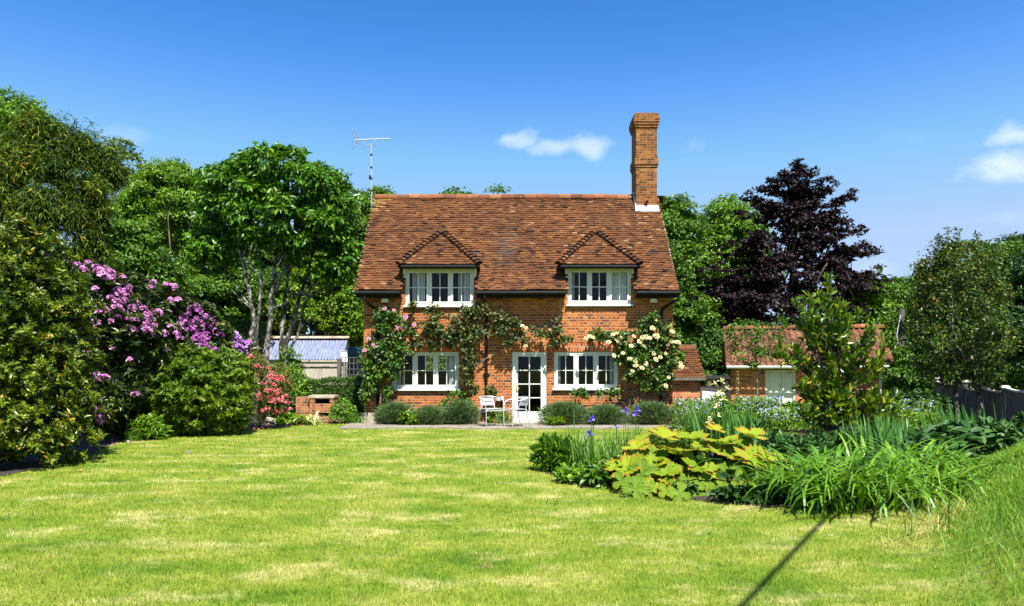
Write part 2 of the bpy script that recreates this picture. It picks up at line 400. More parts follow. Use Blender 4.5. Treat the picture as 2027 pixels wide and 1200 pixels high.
G = lambda r, g, b: (r, g, b)
def greens(d, m_, li, tail=None):
    s = [(0, d), (.5, m_), (.92, li)]
    s.append((1, tail or li)); return s
M['lf_bright'] = leaf_mat('fresh_leaf', greens((.040, .115, .004), (.10, .22, .007), (.19, .32, .014)), trans=.2)
M['lf_lush'] = leaf_mat('lush_drooping_leaf', greens((.022, .085, .004), (.060, .17, .006), (.14, .28, .012)), rough=.42, trans=.2)
M['lf_mid'] = leaf_mat('mid_leaf', greens((.024, .08, .004), (.062, .155, .006), (.13, .24, .010)), trans=.18)
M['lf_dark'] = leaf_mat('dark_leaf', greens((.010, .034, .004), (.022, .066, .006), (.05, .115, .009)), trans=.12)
M['lf_pale'] = leaf_mat('pale_leaf', greens((.05, .10, .015), (.09, .155, .022), (.15, .22, .035)), trans=.22)
M['lf_lime'] = leaf_mat('lime_leaf', greens((.06, .145, .003), (.115, .23, .005), (.20, .31, .010)), trans=.22)
M['lf_yew'] = leaf_mat('clipped_hedge_leaf', greens((.020, .062, .004), (.045, .115, .007), (.09, .19, .012)), trans=.12)
M['lf_beech'] = leaf_mat('copper_leaf', greens((.007, .003, .004), (.014, .006, .009), (.032, .013, .019)), rough=.55, spec=.3, trans=.08, tcol=(1.6, .6, .6))
M['lf_laurel'] = leaf_mat('glossy_leaf', [(0, (.010, .030, .002)), (.35, (.048, .092, .003)), (.75, (.15, .21, .006)), (.985, (.26, .29, .012)), (1, (.40, .22, .02))], rough=.36, spec=.45, trans=.12)
M['lf_bamboo'] = leaf_mat('bamboo_leaf', [(0, (.008, .024, .002)), (.5, (.034, .075, .002)), (.84, (.12, .18, .005)), (.96, (.24, .25, .015)), (1, (.40, .24, .02))], rough=.6, spec=.2, trans=.12)
M['lf_rhodo'] = leaf_mat('rhododendron_leaf', [(0, (.010, .028, .003)), (.6, (.030, .062, .005)), (.92, (.085, .13, .009)), (1, (.2, .13, .02))], rough=.38, spec=.5, trans=.1)
M['lf_round'] = leaf_mat('round_shrub_leaf', [(0, (.030, .075, .003)), (.5, (.088, .175, .005)), (.92, (.19, .29, .010)), (1, (.30, .30, .03))], rough=.38, spec=.5, trans=.15)
M['lf_holly'] = leaf_mat('small_glossy_leaf', [(0, (.010, .028, .003)), (.5, (.034, .075, .004)), (.88, (.10, .155, .008)), (.97, (.24, .23, .02)), (1, (.38, .16, .02))], rough=.45, spec=.35, trans=.12)
M['lf_magnolia'] = leaf_mat('evergreen_leaf', [(0, (.022, .060, .003)), (.4, (.065, .14, .006)), (.78, (.16, .24, .010)), (.93, (.30, .31, .014)), (1, (.42, .34, .03))], rough=.33, spec=.55, trans=.18)
M['lf_rose'] = leaf_mat('rose_leaf', [(0, (.012, .045, .004)), (.5, (.042, .11, .007)), (.88, (.13, .22, .012)), (1, (.20, .10, .02))], rough=.42, spec=.5, trans=.2)
M['lf_rosedark'] = leaf_mat('bronze_rose_leaf', [(0, (.010, .022, .003)), (.5, (.036, .058, .006)), (.8, (.10, .14, .010)), (1, (.22, .10, .02))], rough=.5, spec=.5, trans=.15)
M['lf_lav'] = leaf_mat('lavender_leaf', greens((.030, .070, .018), (.07, .13, .035), (.13, .20, .06)), rough=.7, trans=.15)
M['lf_day'] = leaf_mat('daylily_leaf', greens((.045, .13, .005), (.10, .235, .008), (.19, .33, .018)), rough=.42, spec=.45, trans=.25)
M['lf_iris'] = leaf_mat('iris_leaf', greens((.035, .12, .02), (.06, .18, .025), (.11, .25, .04)), rough=.4, spec=.5, trans=.25)
M['lf_sib'] = leaf_mat('grassy_leaf', greens((.05, .14, .010), (.08, .21, .015), (.14, .28, .04)), rough=.45, trans=.25)
M['lf_blue'] = leaf_mat('broad_leaf', greens((.02, .07, .014), (.04, .115, .022), (.08, .17, .04)), rough=.5, spec=.35, trans=.12)
M['lf_var'] = leaf_mat('striped_leaf', greens((.20, .32, .06), (.5, .55, .2), (.7, .72, .35)), rough=.4, trans=.2)
M['lf_azalea'] = leaf_mat('azalea_leaf', [(0, (.06, .10, .01)), (.6, (.12, .15, .015)), (1, (.22, .12, .02))], trans=.2)

def petal_mat(name, stops, trans=.3):
    return leaf_mat(name, stops, .7, .15, trans, (1, 1, 1))
M['p_rhodo'] = petal_mat('mauve_petal', [(0, (.46, .10, .40)), (.5, (.62, .22, .52)), (1, (.84, .54, .74))])
M['p_violet'] = petal_mat('violet_petal', [(0, (.28, .04, .32)), (.6, (.48, .12, .46)), (1, (.66, .30, .60))])
M['p_lilac'] = petal_mat('lilac_petal', [(0, (.42, .16, .58)), (.6, (.58, .28, .70)), (1, (.78, .52, .82))])
M['p_azalea'] = petal_mat('coral_petal', [(0, (.52, .03, .05)), (.4, (.76, .13, .14)), (.75, (.85, .33, .31)), (1, (.90, .66, .60))])
M['p_pink'] = petal_mat('pink_petal', [(0, (.62, .05, .22)), (.6, (.80, .22, .42)), (1, (.85, .5, .62))])
M['p_cream'] = petal_mat('cream_petal', [(0, (.80, .40, .06)), (.4, (.82, .60, .24)), (1, (.84, .76, .50))], .2)
M['p_iris'] = petal_mat('iris_petal', [(0, (.09, .04, .50)), (.6, (.16, .08, .70)), (1, (.35, .25, .85))])
M['p_blue'] = petal_mat('pale_blue_petal', [(0, (.25, .33, .72)), (.6, (.42, .50, .80)), (1, (.72, .72, .86))])
M['p_yellow'] = petal_mat('yellow_petal', [(0, (.75, .5, .02)), (1, (.85, .75, .12))])
M['p_paleyellow'] = petal_mat('pale_yellow_petal', [(0, (.78, .68, .22)), (1, (.88, .84, .5))])

def rodg_mat():
    m, n, l, b = mat('rodgersia_leaf')
    v = attr(n, 'var'); e = attr(n, 'edge')
    base = ramp(n, l, v, [(0, (.08, .17, .006)), (.5, (.20, .28, .010)), (1, (.33, .34, .016))])
    s = n.new('ShaderNodeMath'); s.operation = 'MULTIPLY_ADD'; l.new(v, s.inputs[0]); s.inputs[1].default_value = .55; s.inputs[2].default_value = -.32
    a = n.new('ShaderNodeMath'); a.operation = 'ADD'; l.new(e, a.inputs[0]); l.new(s.outputs[0], a.inputs[1])
    g = noise(n, l, 9, 4); a2 = n.new('ShaderNodeMath'); a2.operation = 'MULTIPLY_ADD'; l.new(g, a2.inputs[0]); a2.inputs[1].default_value = .6; l.new(a.outputs[0], a2.inputs[2])
    f = ramp(n, l, a2.outputs[0], [(.955, (0, 0, 0)), (1.0, (.8, .8, .8))])
    c = mixc(n, l, f, base, (.33, .175, .02))
    l.new(c, b.inputs['Base Color']); b.inputs['Roughness'].default_value = .6; b.inputs['Specular IOR Level'].default_value = .2
    t = n.new('ShaderNodeBsdfTranslucent'); l.new(c, t.inputs['Color'])
    ms = n.new('ShaderNodeMixShader'); ms.inputs[0].default_value = .25; l.new(b.outputs[0], ms.inputs[1]); l.new(t.outputs[0], ms.inputs[2])
    l.new(ms.outputs[0], n['Material Output'].inputs['Surface']); return m
M['rodg'] = rodg_mat()

def lawn_colour(n, l, vec):
    """patchy lawn: green, yellow-green and dry straw, in position space"""
    a = noise(n, l, 1.15, 7, .68, vec, (.75, 1.25, 0))
    s = noise(n, l, 1.35, 8, .74, vec, (.7, 1.3, .3))
    md = noise(n, l, 6.5, 5, .65, vec, (.8, 1.2, 0))
    fine = noise(n, l, 26, 3, .6, vec, (1, 1, 0))
    c = ramp(n, l, a, [(.30, (.066, .150, .007)), (.43, (.142, .226, .014)), (.57, (.230, .280, .032)), (.71, (.37, .375, .095))])
    c = mixc(n, l, ramp(n, l, s, [(.52, (0, 0, 0)), (.68, (.8, .8, .8))]), c, (.58, .51, .22))
    wr = noise(n, l, 2.1, 6, .7, vec, (.7, 1.3, 2.0))
    c = mixc(n, l, ramp(n, l, wr, [(.625, (0, 0, 0)), (.71, (.8, .8, .8))]), c, (.33, .23, .11))
    c = mixc(n, l, .7, c, ramp(n, l, md, [(.32, (.62, .70, .5)), (.5, (1, 1, 1)), (.7, (1.22, 1.14, 1.3))]), 'MULTIPLY')
    c = mixc(n, l, .55, c, ramp(n, l, fine, [(.3, (.5, .56, .45)), (.7, (1.35, 1.28, 1.35))]), 'MULTIPLY')
    return c
def lawn_mat(name, blade):
    m, n, l, b = mat(name)
    g = n.new('ShaderNodeNewGeometry')
    c = lawn_colour(n, l, g.outputs['Position'])
    if blade:
        v = attr(n, 'var')
        c = mixc(n, l, .8, c, ramp(n, l, v, [(0, (.5, .72, .4)), (.45, (1.0, 1.08, .85)), (.78, (1.3, 1.22, 1.2)), (.9, (1.9, 1.6, 2.6)), (1, (2.3, 1.9, 4))]), 'MULTIPLY')
        t = n.new('ShaderNodeBsdfTranslucent'); l.new(c, t.inputs['Color'])
        ms = n.new('ShaderNodeMixShader'); ms.inputs[0].default_value = .25; l.new(b.outputs[0], ms.inputs[1]); l.new(t.outputs[0], ms.inputs[2])
        l.new(ms.outputs[0], n['Material Output'].inputs['Surface'])
    else:
        c = mixc(n, l, 1.0, c, (.8, .78, .75), 'MULTIPLY')
    l.new(c, b.inputs['Base Color']); b.inputs['Roughness'].default_value = .7; b.inputs['Specular IOR Level'].default_value = .2
    return m
M['lawn'] = lawn_mat('lawn_turf', False); M['blade'] = lawn_mat('lawn_blade', True)
M['longgrass'] = leaf_mat('long_grass_blade', [(0, (.05, .14, .006)), (.45, (.10, .23, .009)), (.8, (.18, .32, .016)), (.93, (.30, .37, .05)), (1, (.5, .44, .14))], .5, .3, .3)

def slab_mat():
    m, n, l, b = mat('paving_slab')
    tc_ = n.new('ShaderNodeTexCoord')
    k = n.new('ShaderNodeTexBrick'); k.inputs['Scale'].default_value = 1; k.inputs['Brick Width'].default_value = .7; k.inputs['Row Height'].default_value = .5
    k.inputs['Mortar Size'].default_value = .012; k.inputs['Color1'].default_value = (.20, .175, .14, 1); k.inputs['Color2'].default_value = (.28, .25, .205, 1); k.inputs['Mortar'].default_value = (.10, .11, .05, 1)
    l.new(tc_.outputs['Object'], k.inputs[0])
    g = noise(n, l, 6, 6, .65)
    c = mixc(n, l, .6, k.outputs[0], ramp(n, l, g, [(.3, (.6, .58, .55)), (.7, (1.25, 1.22, 1.2))]), 'MULTIPLY')
    l.new(c, b.inputs['Base Color']); b.inputs['Roughness'].default_value = .9; bump(n, l, g, .4, .01, b); return m
M['slab'] = slab_mat()

# leaf templates: along, side, normal
T_RH = ([(0, 0, 0), (.42, .5, .07), (1, 0, -.08), (.42, -.5, .07)], [(0, 1, 2, 3)])
T_L6 = ([(0, 0, 0), (.3, .5, .08), (.7, .42, .03), (1, 0, -.14), (.7, -.42, .03), (.3, -.5, .08)], [(0, 1, 2, 3), (0, 3, 4, 5)])
T_BLADE = ([(0, .5, 0), (0, -.5, 0), (.55, -.4, .05), (.55, .4, .05), (1, .04, -.12), (1, -.04, -.12)], [(0, 1, 2, 3), (3, 2, 5, 4)])
T_TRI = ([(0, .5, 0), (0, -.5, 0), (1, 0, .1)], [(0, 1, 2)])
T_PETAL = ([(0, .12, 0), (0, -.12, 0), (.6, -.5, .15), (.6, .5, .15), (1, -.25, .1), (1, .25, .1)], [(0, 1, 2, 3), (3, 2, 4, 5)])
# ================================================================ SETTING
# ground: one sheet to the horizon
def ground():
    xs = np.concatenate([[-900, -400, -150, -60, -30], np.arange(-16, 1.5, .8), np.arange(1.5, 12, .16), np.arange(12, 24, 1.5), [30, 60, 150, 400, 900]])
    ys = np.concatenate([[-200, -60, -20, -8, -2], np.arange(0, 3.5, .8), np.arange(3.5, 14.5, .2), np.arange(14.5, 40, 1.2), [45, 60, 100, 250, 600, 1500]])
    X, Y = np.meshgrid(xs, ys)
    m = MB(); m.grid(np.stack([X, Y, gh(X, Y)], -1)); o = m.build('lawn', M['lawn'], smooth=True); struct(o)
ground()

def sheet(name, pts, z, m_, kind='structure'):
    """ground-following polygon sheet as a fan of small cells"""
    from mathutils.geometry import tessellate_polygon
    P = np.array(pts, float)
    x0, y0 = P.min(0); x1, y1 = P.max(0); st = .07
    mb = MB()
    gx = np.arange(x0, x1, st); gy = np.arange(y0, y1, st)
    def inside(x, y):
        c = np.zeros(np.shape(x), bool); j = len(P) - 1
        for i in range(len(P)):
            xi, yi = P[i]; xj, yj = P[j]
            t = ((yi > y) != (yj > y)) & (x < (xj - xi) * (y - yi) / (yj - yi + 1e-12) + xi)
            c ^= t; j = i
        return c
    XX, YY = np.meshgrid(gx, gy); k = inside(XX + st / 2, YY + st / 2)
    bx, by = XX[k], YY[k]
    q = np.stack([np.stack([bx + a * st, by + b * st], -1) for a, b in ((0, 0), (1, 0), (1, 1), (0, 1))], 1)
    V = np.concatenate([q, (gh(q[..., 0], q[..., 1]) + z)[..., None]], -1)
    mb.add(V.reshape(-1, 3), np.arange(len(bx) * 4).reshape(-1, 4), rng.random(len(bx)))
    o = mb.build(name, m_); return struct(o, kind)

BED = [(.35, 11.1), (.75, 10.2), (1.25, 9.5), (1.9, 8.75), (2.7, 8.2), (3.4, 7.85), (4.1, 7.9), (4.7, 8.4), (5.2, 9.0), (6.2, 10.2), (8.4, 12.5), (10.2, 15.5), (13.0, 23.5), (6.0, 23.5),
       (4.6, 19.9), (4.8, 18.4), (6.2, 18.4), (6.8, 17.0), (5.6, 15.6), (3.9, 15.2), (2.9, 13.5), (1.6, 12.6), (.7, 12.0)]
sheet('flower_bed', BED, .012, M['soil'])
sheet('border_soil', [(-12, 9.8), (-7.4, 10.2), (-7.2, 12.0), (-8.2, 15.0), (-8.6, 16.6), (-6.8, 17.4), (-6.0, 18.6), (-5.9, 20.2), (-4.3, 20.0), (-4.3, 26), (-20, 26), (-20, 9.8)], .012, M['soil'])

m = MB()
# patio: irregular front edge, real slab thickness
xs = np.linspace(-4.35, 4.9, 40)
fr = 18.25 + .10 * np.sin(xs * 2.1) + rng.normal(0, .05, len(xs)); fr[(xs > -.9) & (xs < 1.1)] -= .12
for i in range(len(xs) - 1):
    m.add([(xs[i], fr[i], -.02), (xs[i + 1], fr[i + 1], -.02), (xs[i + 1], fr[i + 1], .035), (xs[i], fr[i], .035), (xs[i + 1], 19.99, .035), (xs[i], 19.99, .035)], [(0, 1, 2, 3), (3, 2, 4, 5)])
struct(m.build('patio', M['slab']))

# ================================================================ HOUSE
house = thing('brick_house', 'red brick cottage with steep clay tile roof, two dormers and one tall chimney', 'house', loc=(0, 20, 0))
HL = Vector((0, 20, 0))
def hp(mb, name, m_, parent=None, **k):
    """part of the house: geometry is authored in world space"""
    o = mb.build(name, m_, parent or house, **k)
    return o
def toloc(mb, off=(0, 20, 0)):
    mb.v = [a - np.array(off) for a in mb.v]; return mb

XL, XR, YF, YB = X20(720), X20(1332), 20.0, 24.8
EZ, EY, RZ, RY, SL = 3.60, 19.60, 6.76, 22.4, 3.16 / 2.8
def roofz(y): return EZ + SL * (y - EY)
WIN = {'ll': (776, 908, 697, 773), 'lr': (1097, 1223, 697, 772), 'ul': (803, 938, 533, 608), 'ur': (1124, 1249, 532, 606)}
DOOR = (1014, 1082, 697, 836)
rects = {k: (X20(a), X20(b), Z20(d), Z20(c)) for k, (a, b, c, d) in WIN.items()}
rects['door'] = (X20(DOOR[0]), X20(DOOR[1]), .04, Z20(DOOR[2]))
WT = 3.95
def wall_panel(mb, x0, x1, z0, z1, ya, yb, holes):
    """wall with openings: outer face at ya, inner at yb, reveals"""
    xb = sorted({x0, x1} | {v for h in holes for v in h[:2]}); zb = sorted({z0, z1} | {min(v, z1) for h in holes for v in h[2:]})
    def hole(x, z): return any(h[0] < x < h[1] and h[2] < z < h[3] for h in holes)
    solid = {}
    for i in range(len(xb) - 1):
        for j in range(len(zb) - 1):
            solid[i, j] = not hole((xb[i] + xb[i + 1]) / 2, (zb[j] + zb[j + 1]) / 2)
    for (i, j), s_ in solid.items():
        if not s_: continue
        a, b, c, d = xb[i], xb[i + 1], zb[j], zb[j + 1]
        mb.add([(a, ya, c), (b, ya, c), (b, ya, d), (a, ya, d)], [(0, 1, 2, 3)])
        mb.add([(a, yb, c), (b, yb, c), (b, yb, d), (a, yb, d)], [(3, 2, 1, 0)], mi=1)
        for di, dj, q in ((-1, 0, [(a, ya, c), (a, ya, d), (a, yb, d), (a, yb, c)]), (1, 0, [(b, ya, d), (b, ya, c), (b, yb, c), (b, yb, d)]),
                          (0, -1, [(b, ya, c), (a, ya, c), (a, yb, c), (b, yb, c)]), (0, 1, [(a, ya, d), (b, ya, d), (b, yb, d), (a, yb, d)])):
            if not solid.get((i + di, j + dj), False): mb.add(q, [(0, 1, 2, 3)])
w = MB()
wall_panel(w, XL, XR, -.1, WT, YF, YF + .24, list(rects.values()))
# back wall with the one window seen through the house
bw = (X20(845) * 1.24 - .05, X20(863) * 1.24 + .55, 1.42, 2.1)
wall_panel(w, XL, XR, -.1, WT, YB - .0, YB - .24, [bw])
for xa, xb_ in ((XL, XL + .24), (XR - .24, XR)):
    prof = [(YF + .24, -.1), (YB - .24, -.1), (YB - .24, WT), (YB - .24, roofz(EY) + SL * (25.2 - YB + .24) - .08), (RY, RZ - .1), (YF + .24, roofz(YF + .24) - .08)]
    v = [(xa, y, z) for y, z in prof] + [(xb_, y, z) for y, z in prof]; n_ = len(prof)
    outer, inner = (0, 1) if xa == XL else (1, 0)
    w.add(v, [tuple(range(n_))[::-1]], mi=outer); w.add(v, [tuple(range(n_, 2 * n_))], mi=inner)
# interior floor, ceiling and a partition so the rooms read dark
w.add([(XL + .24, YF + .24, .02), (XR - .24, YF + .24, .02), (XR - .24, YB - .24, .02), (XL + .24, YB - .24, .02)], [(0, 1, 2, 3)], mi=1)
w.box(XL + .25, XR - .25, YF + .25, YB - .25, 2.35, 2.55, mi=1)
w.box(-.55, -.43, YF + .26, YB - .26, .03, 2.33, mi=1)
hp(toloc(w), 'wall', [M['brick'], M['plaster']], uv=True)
# soldier-course lintels
for k in ('ll', 'lr', 'door'):
    a, b, c, d = rects[k]
    if k == 'door': continue
    m = MB(); m.box(a - .12, b + .12, YF - .004, YF - .0035 + .05, d + .012, d + .235); hp(toloc(m), 'lintel', M['soldier'], uv=True)
# plinth course, a rough stone at the left corner
m = MB(); m.box(XL - .03, XL + .32, YF - .24, YF - .01, .03, .30); hp(toloc(m), 'corner_stone', M['stone'])

# ---- plain tiles
def inpoly(P, x, y):
    c = False; j = len(P) - 1
    for i in range(len(P)):
        if ((P[i][1] > y) != (P[j][1] > y)) and x < (P[j][0] - P[i][0]) * (y - P[i][1]) / (P[j][1] - P[i][1]) + P[i][0]: c = not c
        j = i
    return c
def tile_field(mb, O, U, V, poly, tw=.145, ex=.097, th=.020, keep=None, warp=None, varf=None):
    O = np.array(O, float); U = nrm(np.array(U, float)); V = nrm(np.array(V, float)); N = np.cross(U, V)
    us = [p[0] for p in poly]; vs = [p[1] for p in poly]
    nr = int((max(vs) - min(vs)) / ex) + 1; r = np.random.default_rng(3)
    for i in range(nr):
        v = min(vs) + i * ex
        nu = int((max(us) - min(us)) / tw) + 2
        rowj = r.normal(0, .006)
        for k in range(nu):
            u = min(us) + (k + (.5 if i % 2 else 0) - .5) * tw
            uc = u + tw / 2
            u0, u1 = u + .003, u + tw - .003
            if not inpoly(poly, uc, v + ex / 2):
                if inpoly(poly, u1 - .01, v + ex / 2) or inpoly(poly, u0 + .01, v + ex / 2):
                    lo, hi = min(us), max(us)
                    u0 = max(u0, lo); u1 = min(u1, hi)
                    if u1 - u0 < .03: continue
                else: continue
            if keep is not None and not keep(uc, v): continue
            jv = rowj + r.normal(0, .004); lift = .040 + r.normal(0, .006); sk = r.normal(0, .004)
            t0, t1 = v + jv, v + ex * 1.35 + jv
            if r.random() < .012: jv -= .02; lift += .012
            wz = warp(uc, v) if warp else 0
            pts = []
            for (uu, vv, nn) in ((u0, t0 + sk, lift), (u1, t0 - sk, lift + r.normal(0, .003)), (u1, t1, .012), (u0, t1, .012)):
                pts.append(O + U * uu + V * vv + N * (nn + wz))
            pts += [p - N * th for p in pts[:2]] + [p - N * th * 1.0 for p in pts[2:]]
            va = np.clip(.55 + .19 * r.normal() if r.random() > .10 else r.random(), 0, 1)
            mi_ = 0
            if varf: va = varf(uc, v, va)
            if va > 1.5: va, mi_ = .5, 1
            mb.add(pts, [(0, 1, 2, 3), (4, 5, 1, 0), (5, 6, 2, 1), (7, 4, 0, 3)], np.array([va, va * .15, va * .6, va * .6]), mi=mi_)  # butt faces darkened for dirty edges and to draw the shade lines between courses

slen = math.hypot(2.8, 3.16)
RX0, RX1 = -4.19, 4.50
DORM = {'ul': (X20(790) * .985, X20(948) * .985), 'ur': (X20(1106) * .985, X20(1266) * .985)}
DZ = 4.31; DTOPY = 20.58; DTZ = DZ + SL * (DTOPY - 19.65)
cuts = []
for k in ('ul', 'ur'):
    a, b = rects[k][0] - .06, rects[k][1] + .06
    cuts.append((a - RX0, b - RX0, (20.62 - EY) / 2.8 * slen))
def keep_main(u, v):
    for a, b, vm in cuts:
        if a < u < b and v < vm: return False
    x = RX0 + u
    if x > 3.72 and x < 4.42 and v > (22.0 - EY) / 2.8 * slen - .03: return False
    return True
m = MB()
Vdir = np.array((0, 2.8, 3.16)); warpf = lambda u, v: .03 * math.exp(-(max(v, 0) / .35) ** 1.5) + .015 * math.sin(u * 1.1 + .6) * math.sin(v * .9) + .012 * math.sin(u * 2.7)
def main_var(u, v, a):
    if u < .55 and v > slen - 1.3 and (u / .55) ** 2 + ((slen - v) / 1.3) ** 2 < .75 * ((u * 37.3 + v * 91.7) % 1.0): return 2.0
    return a
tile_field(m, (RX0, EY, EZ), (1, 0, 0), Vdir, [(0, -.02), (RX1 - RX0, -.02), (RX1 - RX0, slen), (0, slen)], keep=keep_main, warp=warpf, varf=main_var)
# rear slope, tiled with wider courses
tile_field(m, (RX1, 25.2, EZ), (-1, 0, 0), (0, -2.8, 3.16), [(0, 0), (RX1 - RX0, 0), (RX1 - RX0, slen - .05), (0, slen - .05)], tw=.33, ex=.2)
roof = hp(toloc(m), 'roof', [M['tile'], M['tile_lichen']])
# boarding under the tiles
m = MB()
def deckq(x0, x1, y0, y1):
    p = [(x0, y0, roofz(y0)), (x1, y0, roofz(y0)), (x1, y1, roofz(y1)), (x0, y1, roofz(y1))]
    m.add(p + [(a, b, c - .05) for a, b, c in p], [(0, 1, 2, 3), (7, 6, 5, 4), (0, 4, 5, 1), (2, 6, 7, 3), (0, 3, 7, 4), (1, 2, 6, 5)])
xe = [RX0 + .02] + [v + RX0 for c_ in cuts for v in c_[:2]] + [RX1 - .02]
for i in (0, 2, 4): deckq(xe[i], xe[i + 1], EY + .03, 20.62)
deckq(RX0 + .02, RX1 - .02, 20.625, RY)
p = [(RX0 + .02, 25.17, EZ), (RX1 - .02, 25.17, EZ), (RX1 - .02, RY + .01, RZ), (RX0 + .02, RY + .01, RZ)]
m.add(p + [(a, b, c - .05) for a, b, c in p], [(3, 2, 1, 0), (4, 5, 6, 7), (1, 5, 4, 0), (0, 4, 7, 3), (2, 6, 5, 1)])
hp(toloc(m), 'roof_boarding', M['dark_timber'], roof)
# mortar along the verges
for x in (RX0 - .012, RX1 - .028):
    m = MB(); ys = np.linspace(EY + .02, RY - .02, 90); up_ = .004 + .022 * rng.random(90) * (rng.random(90) < .45)
    A = np.stack([np.full(90, x), ys, roofz(ys) - .06], 1); B = A + np.stack([0 * ys, 0 * ys, .06 + up_], 1); m.grid(np.stack([A, B, B + (.032, 0, 0), A + (.032, 0, 0)]))
    hp(toloc(m), 'verge_mortar', M['mortar'], roof)
# ridge tiles: half-round, one by one in a single course
m = MB(); x = RX0 - .02; 
while x < 3.72:
    L_ = .33 + rng.random() * .05; a = np.linspace(-.25, np.pi + .25, 9); rr = .125; dz = rng.normal(0, .006); x2 = min(x + L_, 3.74)
    cs_ = np.stack([np.zeros(9), np.cos(a) * rr, np.sin(a) * rr], 1)
    A = np.array((x + .004, RY, RZ - .02 + dz)) + cs_; B = np.array((x2 - .004, RY, RZ - .02 + dz + rng.normal(0, .004))) + cs_
    m.grid(np.stack([A, B]), rng.random()); m.add(np.concatenate([A, A * 1]), [tuple(range(9))], .3)
    x = x2
hp(toloc(m), 'ridge_tiles', M['ridge'], roof)

# ---- chimney
ch = MB(); CX0, CX1, CY0, CY1 = 3.75, 4.385, 22.0, 22.8
def zc(py): return 1.6 + (HY - py) * 22.0 / F
def ring(z0, z1, o): ch.box(CX0 - o, CX1 + o, CY0 - o, CY1 + o, z0, z1)
ring(RZ - 1.2, zc(331), 0); ring(zc(331), zc(326), .022); ring(zc(326), zc(313), .045); ring(zc(313), zc(309), .02)
ring(zc(309), zc(252), 0); ring(zc(252), zc(247), .03); ring(zc(247), zc(242), .055); ring(zc(242), zc(233), .075); ring(zc(233), zc(227), .055)
ring(zc(227), zc(224), .035)
chim = hp(toloc(ch), 'chimney', M['chim'], uv=True)
m = MB()
m.add([(CX0 - .02, CY0 - .035, roofz(22.0) + .12), (CX1 + .03, CY0 - .035, roofz(22.0) + .12), (CX1 + .05, CY0 - .12, roofz(21.88) + .06), (CX0 - .03, CY0 - .12, roofz(21.88) + .06),
       (CX0 - .02, CY0 + .0, roofz(22.0) + .12), (CX1 + .03, CY0 + .0, roofz(22.0) + .12)], [(0, 3, 2, 1), (4, 0, 1, 5)])
for i in range(4):
    y0 = CY0 - .03 + i * .12; m.box(CX0 - .03, CX0 - .004, y0, y0 + .118, roofz(y0) - .05, roofz(y0) + .22)
hp(toloc(m), 'lead_flashing', M['lead'], chim)
m = MB(); cx_ = 4.06; m.tube([(cx_, CY0 + .05, zc(399)), (cx_, CY0 - .12, zc(399) - .03)], .055, 12); hp(toloc(m), 'vent_pipe', M['terracotta'], chim)
m = MB(); m.tube([(cx_, CY0 - .121, zc(399) - .031), (cx_, CY0 - .126, zc(399) - .032)], .043, 12); hp(toloc(m), 'vent_hole', M['black'], chim)
m = MB(); m.lathe([(.16, zc(224)), (.17, zc(224) + .05), (.13, zc(224) + .09), (.03, zc(224) + .1)], (CX0 + .32, 22.4, 0)); hp(toloc(m), 'chimney_cap', M['stone'], chim)

# ---- windows
def window(key, curt, proud, upper):
    a, b, c, d = rects[key]
    yf = YF + (.02 if not upper else .015)
    f = MB(); th = .06
    f.box(a, a + th, yf, yf + .1, c + .05, d); f.box(b - th, b, yf, yf + .1, c + .05, d)
    f.box(a + th, b - th, yf, yf + .1, d - th, d); f.box(a + th, b - th, yf, yf + .1, c + .05, c + .05 + th)
    wd = (b - a - 2 * th); m1, m2 = a + th + wd / 3, a + th + 2 * wd / 3
    for mm in (m1, m2): f.box(mm - .028, mm + .028, yf + .004, yf + .096, c + .05 + th, d - th)
    o = hp(toloc(f), 'window', M['white'])
    s_ = MB(); s_.box(a - .05, b + .05, yf - .10, yf + .1, c - .005, c + .05); hp(toloc(s_), 'sill', M['white'], o)
    z0, z1 = c + .05 + th, d - th; zm = (z0 + z1) / 2 - .01
    spans = [(a + th, m1 - .028), (m1 + .028, m2 - .028), (m2 + .028, b - th)]
    for i, (p0, p1) in enumerate(spans):
        cz = MB(); t = .042; y0 = yf - (.012 if i != 1 else -.012); y1 = y0 + .05; e = .003
        cz.box(p0 + e, p0 + t, y0, y1, z0 + e, z1 - e); cz.box(p1 - t, p1 - e, y0, y1, z0 + e, z1 - e)
        cz.box(p0 + t, p1 - t, y0, y1, z0 + e, z0 + t); cz.box(p0 + t, p1 - t, y0, y1, z1 - t, z1 - e)
        mid = (p0 + p1) / 2
        cz.box(mid - .011, mid + .011, y0 + .008, y1 - .01, z0 + t, z1 - t); cz.box(p0 + t, mid - .011, y0 + .011, y1 - .013, zm - .011, zm + .011); cz.box(mid + .011, p1 - t, y0 + .011, y1 - .013, zm - .011, zm + .011)
        hp(toloc(cz), 'casement', M['white'], o)
        g = MB(); yy = y0 + .026; g.add([(p0 + t - .005, yy, z0 + t - .005), (p1 - t + .005, yy, z0 + t - .005), (p1 - t + .005, yy, z1 - t + .005), (p0 + t - .005, yy, z1 - t + .005)], [(0, 1, 2, 3)])
        hp(toloc(g), 'pane', M['glass'], o)
    for (f0, f1, mk) in curt:
        x0, x1 = a + (b - a) * f0, a + (b - a) * f1; u = np.linspace(0, 1, 40); zz = np.linspace(c + .02, d - .03, 8)
        V = np.zeros((8, 40, 3))
        for j, z in enumerate(zz):
            t = (z - zz[0]) / (zz[-1] - zz[0]); sq = .93 + .07 * abs(t - .4)
            V[j, :, 0] = x0 + (x1 - x0) * u * sq; V[j, :, 1] = yf + .2 + .025 * np.sin(u * 2 * np.pi * (4 + 4 * (x1 - x0)) + .4 * t); V[j, :, 2] = z
        cm = MB(); cm.grid(V); hp(toloc(cm), 'curtain', M[mk], o, smooth=True)
    return o
